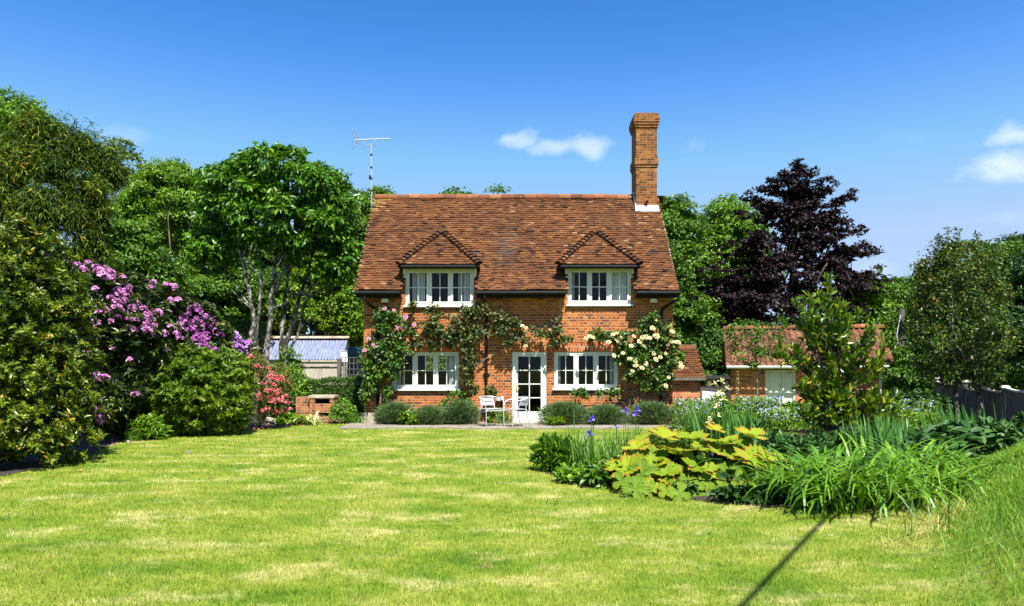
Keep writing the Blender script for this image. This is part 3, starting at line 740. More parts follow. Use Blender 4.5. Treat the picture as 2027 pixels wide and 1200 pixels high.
window('ll', [(.035, .13, 'curtain'), (.115, .15, 'curtain_check'), (.80, .84, 'curtain_check'), (.83, .96, 'curtain')], 0, False)
window('lr', [(.04, .11, 'curtain'), (.89, .955, 'curtain')], 0, False)
window('ul', [(.08, .15, 'curtain'), (.15, .28, 'curtain'), (.76, .83, 'curtain'), (.84, .95, 'curtain')], 0, True)
window('ur', [(.045, .12, 'curtain'), (.69, .96, 'curtain')], 0, True)
# rear window
a, b, c, d = bw; f = MB(); 
for x in (a, (a + b) / 2 - .02, b - .04): f.box(x, x + .04, YB - .15, YB - .09, c + .04, d - .04)
for z in (c, (c + d) / 2, d - .04): f.box(a, b, YB - .152, YB - .088, z, z + .038)
hp(toloc(f), 'window', M['white'])

# ---- door
a, b, c, d = rects['door']; yf = YF + .02
f = MB(); f.box(a, a + .07, yf, yf + .11, c, d); f.box(b - .07, b, yf, yf + .11, c, d); f.box(a + .07, b - .07, yf, yf + .11, d - .07, d); f.box(a - .03, b + .03, yf - .12, yf + .1, c - .035, c)
door = hp(toloc(f), 'door', M['white'])
x0, x1, z0, z1 = a + .073, b - .073, c + .005, d - .073
f = MB(); y0, y1 = yf + .015, yf + .06; st = .085; kz = Z20(815)
f.box(x0, x0 + st, y0, y1, z0, z1); f.box(x1 - st, x1, y0, y1, z0, z1); f.box(x0 + st, x1 - st, y0, y1, z1 - st * .6, z1); f.box(x0 + st, x1 - st, y0, y1, z0, kz)
mid = (x0 + x1) / 2; f.box(mid - .014, mid + .014, y0 + .006, y1 - .006, kz, z1 - st * .6)
for i in range(1, 4):
    z = kz + (z1 - st * .6 - kz) * i / 4
    f.box(x0 + st, mid - .014, y0 + .008, y1 - .008, z - .014, z + .014); f.box(mid + .014, x1 - st, y0 + .008, y1 - .008, z - .014, z + .014)
hp(toloc(f), 'door_leaf', M['white'], door)
g = MB(); g.add([(x0 + st - .004, yf + .037, kz - .004), (x1 - st + .004, yf + .037, kz - .004), (x1 - st + .004, yf + .037, z1 - st * .6 + .004), (x0 + st - .004, yf + .037, z1 - st * .6 + .004)], [(0, 1, 2, 3)]); hp(toloc(g), 'pane', M['glass'], door)
h = MB(); zz = Z20(771); h.box(x0 + .025, x0 + .06, y0 - .008, y0 - .001, zz - .08, zz + .08); h.tube([(x0 + .042, y0 - .008, zz + .03), (x0 + .042, y0 - .05, zz + .03), (x0 + .12, y0 - .052, zz + .03)], .009, 8); hp(toloc(h), 'handle', M['brass'], door)

# ---- dormers: cheeks, hipped tiled roof, bonnet hips, fascia
for k in ('ul', 'ur'):
    wa, wb = rects[k][0], rects[k][1]; da, db = DORM[k]; dc = (da + db) / 2; hw = (db - da) / 2
    m = MB(); m.box(wa - .02, wb + .02, YF + .05, YF + .13, DZ - .055, DZ - .022); dorm = hp(toloc(m), 'dormer', M['white'])
    for sx, e in ((-1, wa), (1, wb)):
        m = MB(); m.box(min(e, e + sx * .075), max(e, e + sx * .075), YF - .012, YF + .09, roofz(YF) - .05, DZ - .06)
        hp(toloc(m), 'corner_post', M['white'], dorm)
    m = MB()
    for sx, e in ((-1, wa), (1, wb)):
        x0_, x1_ = e + sx * .005, e + sx * .065
        ya, yb = YF + .09, 20.64
        v = [(x, y, z) for x in (x0_, x1_) for y, z in ((ya, roofz(ya) - .1), (yb, roofz(yb) - .1), (yb, DZ + .02), (ya, DZ + .02))]
        m.add(v, [(0, 1, 2, 3), (7, 6, 5, 4), (0, 4, 5, 1), (1, 5, 6, 2), (2, 6, 7, 3), (3, 7, 4, 0)])
    m.box(wa + .02, wb - .02, YF + .16, 20.66, DZ - .02, DZ + .02)     # ceiling of the dormer
    hp(toloc(m), 'cheek', M['dark_timber'], dorm)
    m = MB()   # fascia + gutter
    m.box(da + .03, db - .03, 19.70, 19.73, DZ - .06, DZ + .0); m.box(da + .03, db - .03, 19.735, 20.0, DZ - .03, DZ - .012)
    m.tube([(da - .02, 19.665, DZ - .045), (db + .02, 19.665, DZ - .045)], .052, 8)
    for sx, e in ((0, da), (1, db)):
        m.box(e - .02 if sx == 0 else e - .03, e + .03 if sx == 0 else e + .02, 19.72, 20.35, DZ - .07, DZ - .0)
    hp(toloc(m), 'gutter', M['black'], dorm)
    dr = DTOPY - 19.65; fl = math.hypot(dr, DTZ - DZ)
    m = MB()
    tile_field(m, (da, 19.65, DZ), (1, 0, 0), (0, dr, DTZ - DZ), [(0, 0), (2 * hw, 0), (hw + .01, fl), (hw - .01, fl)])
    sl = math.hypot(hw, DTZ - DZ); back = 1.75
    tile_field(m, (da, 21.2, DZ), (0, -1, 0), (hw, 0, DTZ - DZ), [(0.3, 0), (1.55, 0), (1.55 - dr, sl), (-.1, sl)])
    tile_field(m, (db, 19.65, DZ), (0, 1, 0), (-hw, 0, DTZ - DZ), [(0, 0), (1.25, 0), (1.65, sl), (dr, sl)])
    q = [(da, 19.66, DZ - .012), (db, 19.66, DZ - .012), (dc, DTOPY, DTZ - .012), (dc, 21.25, DTZ - .012), (da, 20.9, DZ - .012), (db, 20.9, DZ - .012)]
    m.add(q, [(0, 1, 2), (0, 2, 3, 4), (1, 5, 3, 2)], .1)
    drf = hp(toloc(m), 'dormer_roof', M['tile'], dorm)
    m = MB(); nb = 13
    for p0 in ((da, 19.65, DZ), (db, 19.65, DZ)):
        p0 = np.array(p0); p1 = np.array((dc, DTOPY, DTZ)); d_ = nrm(p1 - p0); sd_ = nrm(np.cross(d_, (0, 0, 1))); up = np.cross(sd_, d_)
        for i in range(nb):
            c0 = p0 + (p1 - p0) * (i / nb) + up * (.055); c1 = c0 + d_ * (1.35 / nb) * np.linalg.norm(p1 - p0) - up * .045
            an = np.linspace(-.5, np.pi + .5, 8)
            A = c0 + (sd_[None] * np.cos(an)[:, None] * .112 + up[None] * np.sin(an)[:, None] * .07); B = c1 + (sd_[None] * np.cos(an)[:, None] * .06 + up[None] * np.sin(an)[:, None] * .05)
            A2 = c0 + (sd_[None] * np.cos(an)[:, None] * .09 + up[None] * np.sin(an)[:, None] * .044)
            va = rng.random(); m.grid(np.stack([A, B]), va); m.grid(np.stack([A2, A]), va)
    A = np.linspace(-.3, np.pi + .3, 8)
    for y0_, y1_ in ((DTOPY - .12, DTOPY + .2), (DTOPY + .2, DTOPY + .7)):
        cs_ = np.stack([np.cos(A) * .11, np.zeros(8), np.sin(A) * .09], 1); m.grid(np.stack([np.array((dc, y0_, DTZ + .02)) + cs_, np.array((dc, y1_, DTZ + .02)) + cs_]), .6)
        m.add(np.array((dc, y0_, DTZ + .02)) + cs_, [tuple(range(8))], .8)
    hp(toloc(m), 'hip_tiles', M['bonnet'], drf)

# ---- gutters, downpipes, lamps
def gutter(x0, x1):
    m = MB(); m.tube([(x0, EY - .045, EZ - .055), (x1, EY - .045, EZ - .055)], .058, 8); m.box(x0, x1, EY + .03, EY + .055, EZ - .17, EZ - .03); m.box(x0, x1, EY + .06, YF - .004, EZ - .15, EZ - .13)
    hp(toloc(m), 'gutter', M['black'])
gutter(RX0 - .03, rects['ul'][0] - .09); gutter(rects['ul'][1] + .09, rects['ur'][0] - .09); gutter(rects['ur'][1] + .09, RX1 + .03)
def downpipe(pts, collars):
    m = MB(); m.tube(pts, .036, 10)
    for z in collars: x, y = pts[-1][0], pts[-1][1]; m.lathe([(.037, z - .06), (.052, z - .05), (.052, z + .05), (.037, z + .06)], (x, y, 0), 10); m.box(x - .09, x + .09, y + .03, YF - .002, z - .03, z + .03)
    hp(toloc(m), 'downpipe', M['black'])
yp = YF - .055
downpipe([(X20(728), EY - .04, EZ - .08), (X20(728), EY - .04, EZ - .22), (X20(736), EY + .1, 3.24), (X20(745), yp, 3.12), (X20(748), yp, 2.95), (X20(748), yp, .05)], (1.0, 2.4))
downpipe([(X20(961), EY - .04, EZ - .08), (X20(961), EY - .04, EZ - .2), (X20(962), yp, 3.2), (X20(963), yp, 3.0), (X20(963), yp, .05)], (1.34, 2.6))
downpipe([(X20(1336), EY - .04, EZ - .08), (X20(1336), EY - .04, EZ - .22), (X20(1324), EY + .15, 3.28), (X20(1311), yp, 3.16), (X20(1308), yp, 2.95), (X20(1308), yp, .05)], (1.0, 2.4))
for px in (764, 1292):
    m = MB(); x, z = X20(px), Z20(596); m.box(x - .05, x + .05, YF - .03, YF - .002, z - .04, z + .04)
    v = [(x - .1, YF - .16, z - .05), (x + .1, YF - .16, z - .05), (x + .09, YF - .05, z - .03), (x - .09, YF - .05, z - .03), (x - .075, YF - .17, z + .05), (x + .075, YF - .17, z + .05), (x + .07, YF - .06, z + .055), (x - .07, YF - .06, z + .055)]
    m.add(v, [(3, 2, 1, 0), (4, 5, 6, 7), (0, 1, 5, 4), (1, 2, 6, 5), (2, 3, 7, 6), (3, 0, 4, 7)]); m.tube([(x, YF - .07, z), (x, YF - .03, z)], .02, 6)
    o = hp(toloc(m), 'security_lamp', M['plastic_w'])
    m = MB(); m.add([(x - .08, YF - .164, z - .035), (x + .08, YF - .164, z - .035), (x + .06, YF - .173, z + .035), (x - .06, YF - .173, z + .035)], [(0, 1, 2, 3)]); hp(toloc(m), 'lens', M['glass'], o)
m = MB(); x, z = X20(987), Z20(789)
m.box(x - .06, x + .06, YF - .19, YF - .06, z - .055, z + .055); m.tube([(x, YF - .07, z), (x, YF - .002, z - .02)], .02, 8); m.tube([(x + .08, YF - .03, z - .06), (x + .08, YF - .03, .05)], .014, 6)
fl_ = hp(toloc(m), 'floodlight', M['black'])
m = MB(); m.box(x - .055, x + .055, YF - .198, YF - .192, z - .05, z + .05); hp(toloc(m), 'lens', M['grey_paint'], fl_)
m = MB(); m.box(x + .075, x + .14, YF - .15, YF - .03, z - .03, z + .06); hp(toloc(m), 'sensor_box', M['plastic_w'], fl_)

# ---- television aerial, strapped to the gable
ax, ay = X20(735) * 22.4 / 20, 22.4
aer = thing('television_aerial', 'tall thin silver television aerial on a mast rising past the left gable', 'aerial', loc=(ax, ay, 5.3))
def A_(px, py): return W(px, py, ay) - np.array((ax, ay, 5.3))
m = MB(); m.tube([A_(736, 420), A_(734.5, 284)], .017, 8); m.build('mast', M['alu_dull'], aer)
for py in (305, 330, 352, 376):
    m = MB(); m.tube([A_(735, py), A_(735, py + 3)], .034, 8)
    if py == 352: m.box(A_(731, 0)[0], A_(735, 0)[0], -.05, .03, A_(0, 355)[2], A_(0, 348)[2])
    m.build('clamp', M['black'], aer)
bd = np.array((1, .35, 0)) * 1
def Bm(t): p = A_(702 + 68 * t, 282 - 13 * t); p[1] += (t - .47) * .5; return p
m = MB(); m.tube([Bm(0.05), Bm(1)], .012, 6); boom = m.build('boom', M['alu_dull'], aer)
m = MB()
for i in range(13):
    p = Bm(.22 + .76 * i / 12); m.tube([p + np.array((-.04, .11, 0)), p + np.array((.04, -.11, 0))], .006, 5)
m.build('directors', M['alu_dull'], boom)
m = MB(); c0 = Bm(.06)
for s_ in (1, -1):
    for j in range(3):
        q = c0 + np.array((-.02 + .0 * j, 0, s_ * (.04 + .09 * j))); q[0] += .06 - .05 * j
        m.tube([q + np.array((-.10, .28, 0)), q + np.array((.14, -.28, s_ * .02))], .007, 5)
    for e in (-1, 0, 1):
        m.tube([c0 + np.array((.05 + e * .09, -e * .22, s_ * .02)), c0 + np.array((-.06 + e * .09, -e * .22, s_ * .27))], .006, 5)
m.build('reflector', M['alu_dull'], aer)
m = MB(); m.tube([A_(734.5, 286), A_(722, 289)], .012, 6); m.tube([A_(734.5, 288), A_(741, 283), A_(744, 275)], .012, 6); m.tube([A_(722, 289), A_(720, 282)], .012, 6); m.build('bracket', M['alu_dull'], aer)
# ================================================================ VEGETATION HELPERS
def lobe(px, py, Y, rpx, rpy, ry=None):
    c = W(px, py, Y); rx = rpx * Y / F; rz = rpy * Y / F
    return (c, np.array((rx, rx * .9 if ry is None else ry, rz)))
def sphere(n):
    v = rng.normal(size=(n, 3)); return nrm(v)
def clumps_on(lobes, n, lo=.72, hi=1.02, back=.35, bottom=.5):
    """clump centres near the surfaces of the lobes; returns centres and outward directions"""
    area = np.array([(r[0] * r[2] + r[1] * r[2] + r[0] * r[1]) for c, r in lobes]); area /= area.sum()
    Cc, Oo = [], []; need = n; guard = 0
    while need > 0 and guard < 40:
        guard += 1
        k = rng.choice(len(lobes), need * 2, p=area); d = sphere(need * 2)
        c = np.array([lobes[i][0] for i in k]); r = np.array([lobes[i][1] for i in k])
        p = c + d * r * rng.uniform(lo, hi, (len(k), 1))
        ok = np.ones(len(k), bool)
        for i, (lc, lr) in enumerate(lobes):
            q = np.linalg.norm((p - lc) / lr, axis=1); ok &= ~((q < .68) & (k != i))
        ok &= ~((d[:, 1] > .35) & (rng.random(len(k)) > back)); ok &= ~((d[:, 2] < -.3) & (rng.random(len(k)) > bottom))
        ok &= p[:, 2] > .08
        Cc.append(p[ok][:need]); Oo.append(nrm(d[ok][:need] / r[ok][:need])); need -= min(need, ok.sum())
    return np.concatenate(Cc), np.concatenate(Oo)
def leaf_cloud(mb, cen, out, per, cr, L, Wd, T=T_RH, flat=.6, up=.55, outw=.5, rnd=.6, droop=.25, jit=.35, gz=.02, vertical=0, whorl=0):
    if whorl: per = max(2, per // whorl)
    n = len(cen); k = np.repeat(np.arange(n), per)
    R_ = cr * rng.uniform(.55, 1.35, n)[k]
    off = sphere(len(k)) * (rng.random((len(k), 1)) ** .45); off[:, 2] *= flat
    # bias leaves to the outer half of the clump
    o = out[k]; s = (off * o).sum(1, keepdims=True); off = off + o * np.where(s < 0, -s * .9, 0)
    P = cen[k] + off * R_[:, None]
    if whorl:
        # shoots: leaves stand in whorls round the tip of each twig
        A = nrm(o * outw + np.array((0, 0, up + .25)) + rng.normal(0, .5, (len(k), 3))); e1 = nrm(np.cross(A, sphere(len(A)))); e2 = np.cross(A, e1); w = whorl
        ph = (np.arange(w) * 2.4)[None] + rng.uniform(0, 6.3, (len(k), 1)); op = rng.uniform(.15, .75, (len(k), w)); rad = np.cos(ph)[..., None] * e1[:, None] + np.sin(ph)[..., None] * e2[:, None]
        D = (rad * np.sqrt(1 - op ** 2)[..., None] + A[:, None] * op[..., None] + np.array((0, 0, -droop * .25))).reshape(-1, 3); N = (A[:, None] * np.sqrt(1 - op ** 2)[..., None] - rad * op[..., None]).reshape(-1, 3) + rng.normal(0, .15, (len(k) * w, 3))
        Pw = (P[:, None] - A[:, None] * (L * .5 * rng.random((len(k), w)))[..., None]).reshape(-1, 3); kk = np.repeat(k, w); ok = Pw[:, 2] > gz + gh(Pw[:, 0], Pw[:, 1]); s_ = rng.uniform(1 - jit, 1 + jit, len(Pw))
        tw = np.repeat(rng.normal(0, .16, len(k)), w); va = np.clip(.45 + tw + rng.normal(0, .2, len(Pw)) + (np.tile(np.arange(w), len(k)) > w - 3) * .18, 0, 1)
        mb.leaves(Pw[ok], D[ok], N[ok], (L * s_)[ok], (Wd * s_)[ok], T, va[ok]); return
    N = nrm(o * outw + np.array((0, 0, up)) + rng.normal(0, rnd, (len(k), 3)))
    D = rng.normal(size=(len(k), 3)) + o * .7 + nrm(off) * .5; D[:, 2] -= droop; D[:, 2] += vertical
    D = nrm(D - N * (D * N).sum(1, keepdims=True) * (0 if vertical else 1))
    ok = P[:, 2] > gz + gh(P[:, 0], P[:, 1]); P, N, D = P[ok], N[ok], D[ok]
    s_ = rng.uniform(1 - jit, 1 + jit, len(P))
    cv = rng.normal(0, .10, n)[k][ok]
    mb.leaves(P, D, N, L * s_, Wd * s_, T, np.clip(rng.beta(2, 2, len(P)) + cv, 0, 1) if True else None)
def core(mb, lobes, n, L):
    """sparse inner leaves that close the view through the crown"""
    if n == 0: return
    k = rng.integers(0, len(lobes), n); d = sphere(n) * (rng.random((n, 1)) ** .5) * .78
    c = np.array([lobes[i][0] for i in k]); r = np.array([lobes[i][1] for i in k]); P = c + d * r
    ok = P[:, 2] > .15; P = P[ok]; mb.leaves(P, sphere(len(P)), sphere(len(P)), L, L * .7, T_RH, rng.random(len(P)) * .4)  # inner leaves coloured from the dark end only, deepening the crown's inner shade
def limb(mb, a, b, r0, r1, bend=.12, n=5, sides=6):
    a = np.array(a, float); b = np.array(b, float); t = np.linspace(0, 1, n)[:, None]
    off = rng.normal(0, bend, 3) * np.linalg.norm(b - a)
    P = a + (b - a) * t + off * np.sin(np.pi * t) + rng.normal(0, bend * .25, (n, 3)) * np.linalg.norm(b - a) * np.sin(np.pi * t)
    mb.tube(P, r0 + (r1 - r0) * t[:, 0], sides, caps=False); return P
def center_base(lobes):
    c = np.mean([l[0] for l in lobes], 0); return np.array((c[0], c[1], 0.0))
def plant(name, label, cat, lobes, n, per, cr, L, Wd, leaf, bark='bark', group=None, base=None, trunk_r=.2, limbs=10, ncore=None, crown='crown', stem='trunk', T=T_RH, core_L=None, **k):
    base = center_base(lobes) if base is None else np.array(base, float)
    base[2] = float(gh(base[0], base[1])) - .05
    o = thing(name, label, cat, group, loc=tuple(base))
    cc = np.array([l[0] - base for l in lobes]); lb = [(c, l[1]) for c, l in zip(cc, lobes)]
    lw = lobes
    cen, out = clumps_on(lw, n, **{q: k.pop(q) for q in ('lo', 'hi', 'back', 'bottom') if q in k})
    mb = MB(); leaf_cloud(mb, cen, out, per, cr, L, Wd, T, **k)
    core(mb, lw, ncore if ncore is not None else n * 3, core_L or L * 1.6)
    mb.v = [a - base for a in mb.v]; mb.build(crown, M[leaf], o)
    if limbs:
        t = MB(); top = np.mean(cc, 0); top = np.array((top[0] * .6, top[1] * .6 + .3, top[2] * .8))
        P = limb(t, (0, 0, -.1), top, trunk_r, trunk_r * .45, .04, 7, 8)
        for i in rng.choice(len(cen), min(limbs, len(cen)), False):
            s = P[rng.integers(1, len(P))]; limb(t, s, cen[i] - base, trunk_r * .35, trunk_r * .06, .12, 5, 5)
        t.build(stem, M[bark], o)
    return o, cen, out, base

# ================================================================ BACKGROUND TREES
LB = [
 # label, lobes, leaf, n clumps
 ('broad light green tree behind the top of the bamboo at the far left', [(20, 262, 31, 78, 72), (-70, 330, 31, 90, 110), (70, 300, 31, 60, 60)], 'lf_bright', 210),
 ('thin feathery tree with sky showing through, right of the bamboo', [(240, 345, 38, 52, 62), (215, 410, 38, 55, 60), (265, 400, 38, 40, 50)], 'lf_pale', 60),
 ('bright green domed tree between the feathery tree and the pale-stemmed tree', [(335, 405, 33, 72, 76), (290, 450, 33, 65, 70), (390, 420, 33.5, 60, 72)], 'lf_bright', 230),
 ('mid green layered tree above the mauve rhododendron', [(240, 500, 27, 75, 62), (200, 560, 27, 90, 70), (300, 560, 27.5, 60, 62), (250, 620, 27, 80, 60)], 'lf_mid', 230),
 ('shaded dark tree behind the stems of the pale-barked tree', [(400, 520, 34, 75, 80), (450, 600, 33, 75, 80), (360, 610, 32, 70, 70), (500, 560, 35, 60, 70), (530, 500, 36, 60, 45)], 'lf_mid', 250),
 ('rounded green tree between the pale-stemmed tree and the house roof', [(700, 440, 38, 42, 70), (660, 470, 38, 60, 62), (750, 410, 39, 30, 34), (735, 470, 38, 40, 60)], 'lf_mid', 150),
 ('sunlit yellow green tree above the corrugated shed', [(650, 585, 36, 62, 72), (600, 610, 35.5, 55, 66), (700, 610, 36, 45, 75), (660, 540, 36, 50, 40), (560, 590, 37, 50, 60), (590, 540, 37, 45, 40)], 'lf_lime', 240),
 ('small tree top just showing over the middle of the roof ridge', [(905, 440, 44, 45, 58), (985, 438, 44, 40, 55), (950, 470, 44, 60, 50)], 'lf_mid', 90),
 ('dark green tree against the right end of the tiled roof', [(1335, 458, 34, 52, 62), (1300, 470, 34, 50, 60), (1330, 550, 33.5, 50, 80), (1345, 630, 33, 60, 60)], 'lf_mid', 220),
 ('layered light green tree between the dark tree and the copper beech', [(1445, 465, 38, 62, 68), (1410, 530, 37.5, 55, 70), (1470, 550, 37, 60, 70), (1400, 610, 37, 55, 60)], 'lf_bright', 230),
 ('pale green tree behind the small-leaved tree at the right', [(1905, 545, 33, 62, 72), (1950, 570, 33, 60, 72), (1870, 590, 33, 55, 60)], 'lf_pale', 160),
 ('leafy green tree behind the fence under the oak', [(1985, 560, 30, 55, 70), (1960, 640, 29, 65, 70), (2030, 600, 30, 50, 70)], 'lf_mid', 170),
 ('dark spreading oak at the top right edge', [(2020, 500, 38, 52, 34), (1985, 512, 38, 30, 18), (2060, 520, 38, 60, 50)], 'lf_dark', 80),
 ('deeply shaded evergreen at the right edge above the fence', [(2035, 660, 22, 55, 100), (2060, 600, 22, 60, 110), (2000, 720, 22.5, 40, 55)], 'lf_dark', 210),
 ('bright feathery shrubby tree to the right of the copper beech', [(1705, 605, 34, 58, 48), (1760, 640, 34, 55, 55), (1690, 660, 34, 50, 50)], 'lf_bright', 160),
 ('light green tree with dark ivy patch left of the small-leaved tree', [(1800, 595, 34, 55, 42), (1745, 590, 34, 40, 32), (1850, 610, 33, 45, 45), (1790, 670, 33, 60, 60)], 'lf_mid', 140),
 ('ivy clad leafy mass around the old utility pole', [(1795, 745, 24, 34, 52), (1820, 775, 24, 42, 55), (1840, 700, 24, 32, 60)], 'lf_mid', 130),
 ('clipped rounded evergreen in the shade beside the tiled store', [(1390, 690, 33, 48, 58), (1345, 672, 34, 40, 40), (1410, 740, 32, 40, 40)], 'lf_yew', 130),
]
for lab, ls, lf, n in LB:
    lobes = [lobe(*a) for a in ls]; Y = ls[0][2]; s = Y / 33.0
    per = 190 if lf != 'lf_pale' else 120
    plant('deciduous_tree' if 'ever' not in lab else 'evergreen_tree', lab, 'tree', lobes, n, per, .52 * s, .14 * s, .078 * s, lf, flat=.5, limbs=0 if 'deeply shaded' in lab else 14 if lf != 'lf_pale' else 40, trunk_r=.15,
          ncore=n * 7 if lf != 'lf_pale' else 60, core_L=.45, hi=1.08, lo=.66)

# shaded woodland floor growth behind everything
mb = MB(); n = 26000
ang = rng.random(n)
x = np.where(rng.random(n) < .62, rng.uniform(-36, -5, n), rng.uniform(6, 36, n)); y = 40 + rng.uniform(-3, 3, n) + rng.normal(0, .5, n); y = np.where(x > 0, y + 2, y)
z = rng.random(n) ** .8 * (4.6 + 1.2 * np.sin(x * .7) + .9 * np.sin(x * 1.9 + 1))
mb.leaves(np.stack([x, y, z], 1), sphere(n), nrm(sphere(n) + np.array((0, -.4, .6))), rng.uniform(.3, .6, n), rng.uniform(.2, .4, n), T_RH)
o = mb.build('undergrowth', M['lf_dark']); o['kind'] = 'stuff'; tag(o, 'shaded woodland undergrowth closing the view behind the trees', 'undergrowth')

# ---- copper beech: dark purple, long sprays against the sky
lobes = [lobe(*a) for a in ((1580, 440, 33, 50, 50), (1572, 385, 33, 26, 40), (1600, 505, 33, 85, 52), (1530, 555, 33, 85, 60), (1640, 570, 33, 75, 52), (1460, 595, 33, 60, 48), (1570, 620, 33, 120, 55), (1410, 610, 33, 38, 38), (1525, 420, 33, 32, 30), (1505, 480, 33, 50, 34), (1640, 440, 33, 24, 16), (1660, 515, 33, 36, 26))]
base = center_base(lobes); o = thing('copper_beech', 'dark purple copper beech towering behind the pantiled outbuilding', 'tree', loc=tuple(base))
lobes = [(c_, r_ * np.array((.9, .9, .85))) for c_, r_ in lobes]
cen, out = clumps_on(lobes, 230, .5, 1.12)
mb = MB(); leaf_cloud(mb, cen, out, 130, .54, .15, .092, flat=.26, up=.8, outw=.3)
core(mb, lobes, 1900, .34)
tb = MB(); b0 = base + (0, 0, -.1); top = W(1580, 370, 33); limb(tb, b0, top, .32, .04, .02, 8, 8)
sc_, so_ = [], []
for (ax_, ay_), (bx_, by_) in (((1590, 470), (1690, 376)), ((1580, 430), (1640, 344)), ((1578, 400), (1574, 328)), ((1560, 440), (1485, 385)), ((1550, 430), (1478, 394)), ((1640, 500), (1737, 502)), ((1650, 540), (1752, 556)),
                              ((1620, 460), (1662, 410)), ((1640, 520), (1715, 480)), ((1500, 520), (1440, 480)), ((1590, 400), (1625, 372)), ((1560, 400), (1520, 352)), ((1470, 560), (1390, 555)), ((1440, 600), (1360, 600)), ((1660, 570), (1735, 530)), ((1600, 480), (1680, 440)), ((1580, 380), (1605, 338)), ((1570, 370), (1545, 345)), ((1560, 390), (1500, 372)), ((1620, 420), (1688, 385)), ((1600, 410), (1650, 365)), ((1630, 540), (1725, 545)), ((1650, 500), (1728, 488)), ((1530, 450), (1462, 420)), ((1520, 500), (1430, 505)), ((1640, 590), (1745, 575)), ((1500, 540), (1400, 530)), ((1580, 350), (1578, 322)), ((1640, 470), (1706, 455)), ((1450, 560), (1375, 575)), ((1430, 620), (1350, 620)), ((1500, 600), (1400, 640))):
    a, b = W(ax_, ay_, 33), W(bx_, by_, 33 + rng.uniform(-1, .6)); P = limb(tb, a, b, .05, .012, .05, 6, 5)
    for t in np.linspace(.15, 1.0, 11):
        p = a + (b - a) * t + rng.normal(0, .10, 3) + (0, 0, -.05); sc_.append(p); so_.append(nrm(np.array((0, -.3, 1.)) + rng.normal(0, .2, 3)))
leaf_cloud(mb, np.array(sc_), np.array(so_), 50, .28, .145, .09, flat=.4, up=.8, outw=.3)
for i in rng.choice(len(cen), 26, False): limb(tb, b0 + (top - b0) * rng.uniform(.2, .8), cen[i], .07, .015, .1, 5, 5)
mb.v = [a - base for a in mb.v]; tb.v = [a - base for a in tb.v]
mb.build('crown', M['lf_beech'], o); tb.build('trunk', M['bark'], o)

# ---- pale multi-stemmed tree left of the house
YT = 26.0
lobes = [lobe(*a) for a in ((545, 345, YT, 72, 50), (480, 375, YT, 75, 52), (610, 375, YT, 70, 50), (440, 430, YT, 62, 58), (540, 430, YT, 85, 60), (640, 430, YT, 62, 62), (660, 480, YT, 42, 40), (430, 480, YT, 45, 32), (500, 470, YT, 60, 30), (600, 480, YT, 50, 34), (415, 515, YT, 30, 26), (690, 520, YT, 32, 34), (655, 540, YT, 24, 18))]
base = W(532, 745, YT); base[2] = 0; o = thing('multi_stemmed_tree', 'tall tree with several pale mottled stems beside the left gable of the house', 'tree', loc=tuple(base))
cen, out = clumps_on(lobes, 330, .62, 1.06, bottom=.35)
mb = MB(); leaf_cloud(mb, cen, out, 62, .40, .22, .085, T=T_L6, flat=.55, up=.5, outw=.5, droop=.8)
core(mb, lobes, 1500, .32)
tb = MB()
for bx_, r0, pts in ((505, .16, [(505, 760), (500, 690), (502, 620), (492, 570), (478, 510), (466, 450)]), (512, .12, [(512, 750), (508, 660), (514, 600), (517, 540), (512, 470), (505, 410)]),
                     (525, .19, [(525, 770), (528, 700), (534, 640), (540, 570), (545, 500), (552, 420)]), (560, .15, [(556, 740), (556, 680), (562, 610), (570, 550), (582, 480), (590, 410)]),
                     (585, .17, [(540, 770), (562, 690), (580, 640), (592, 590), (612, 530), (626, 460)]), (575, .10, [(552, 745), (570, 700), (590, 660), (604, 600), (618, 545), (655, 480)])):
    P = np.array([W(a, b, YT + (bx_ - 540) * .012) for a, b in pts]); P[0][2] = -.1
    m_ = np.linspace(0, 1, 22); PP = np.stack([np.interp(m_ * 5, np.arange(6), P[:, i]) for i in range(3)], 1) + rng.normal(0, .018, (22, 3))
    tb.tube(PP, r0 * .66 * (1 - .72 * m_) * rng.uniform(.88, 1.12, 22), 9, caps=False)
    for i in range(8):
        s = PP[rng.integers(9, 21)]; j = np.argsort(np.linalg.norm(cen - s, axis=1))[rng.integers(1, 9)]; limb(tb, s, cen[j], .032, .010, .12, 6, 5)
mb.v = [a - base for a in mb.v]; tb.v = [a - base for a in tb.v]
mb.build('crown', M['lf_lush'], o); tb.build('trunk', M['bark_pale'], o, smooth=True)

# ---- bamboo
YB_ = 17.0
lobes = [lobe(*a) for a in ((65, 264, 17, 30, 42), (112, 288, 17.2, 32, 42), (160, 292, 17.4, 27, 36), (188, 318, 17.5, 26, 38), (214, 350, 17.6, 22, 26), (35, 325, 16.6, 40, 45), (-30, 330, 17, 50, 90), (120, 352, 16.8, 34, 38), (168, 378, 17, 32, 36), (15, 405, 16.5, 38, 55), (82, 422, 16.4, 34, 48), (148, 440, 16.9, 28, 44), (196, 430, 17.2, 24, 46), (60, 505, 16.5, 34, 40), (130, 512, 16.9, 28, 32), (188, 505, 17.2, 26, 36), (-50, 470, 16.5, 60, 80))]
base = W(70, 800, YB_); base[2] = 0; o = thing('bamboo_clump', 'tall arching bamboo clump with narrow yellow-tinged leaves rising at the far left', 'bamboo', loc=tuple(base))
cen, out = clumps_on(lobes, 300, .45, 1.1, back=.3, bottom=.4)
mb = MB(); leaf_cloud(mb, cen, out, 150, .28, .165, .024, flat=1.35, up=.3, outw=.6, droop=1.7, rnd=.7); core(mb, lobes, 2600, .17)
mb.v = [a - base for a in mb.v]; mb.build('foliage', M['lf_bamboo'], o)
tb = MB()
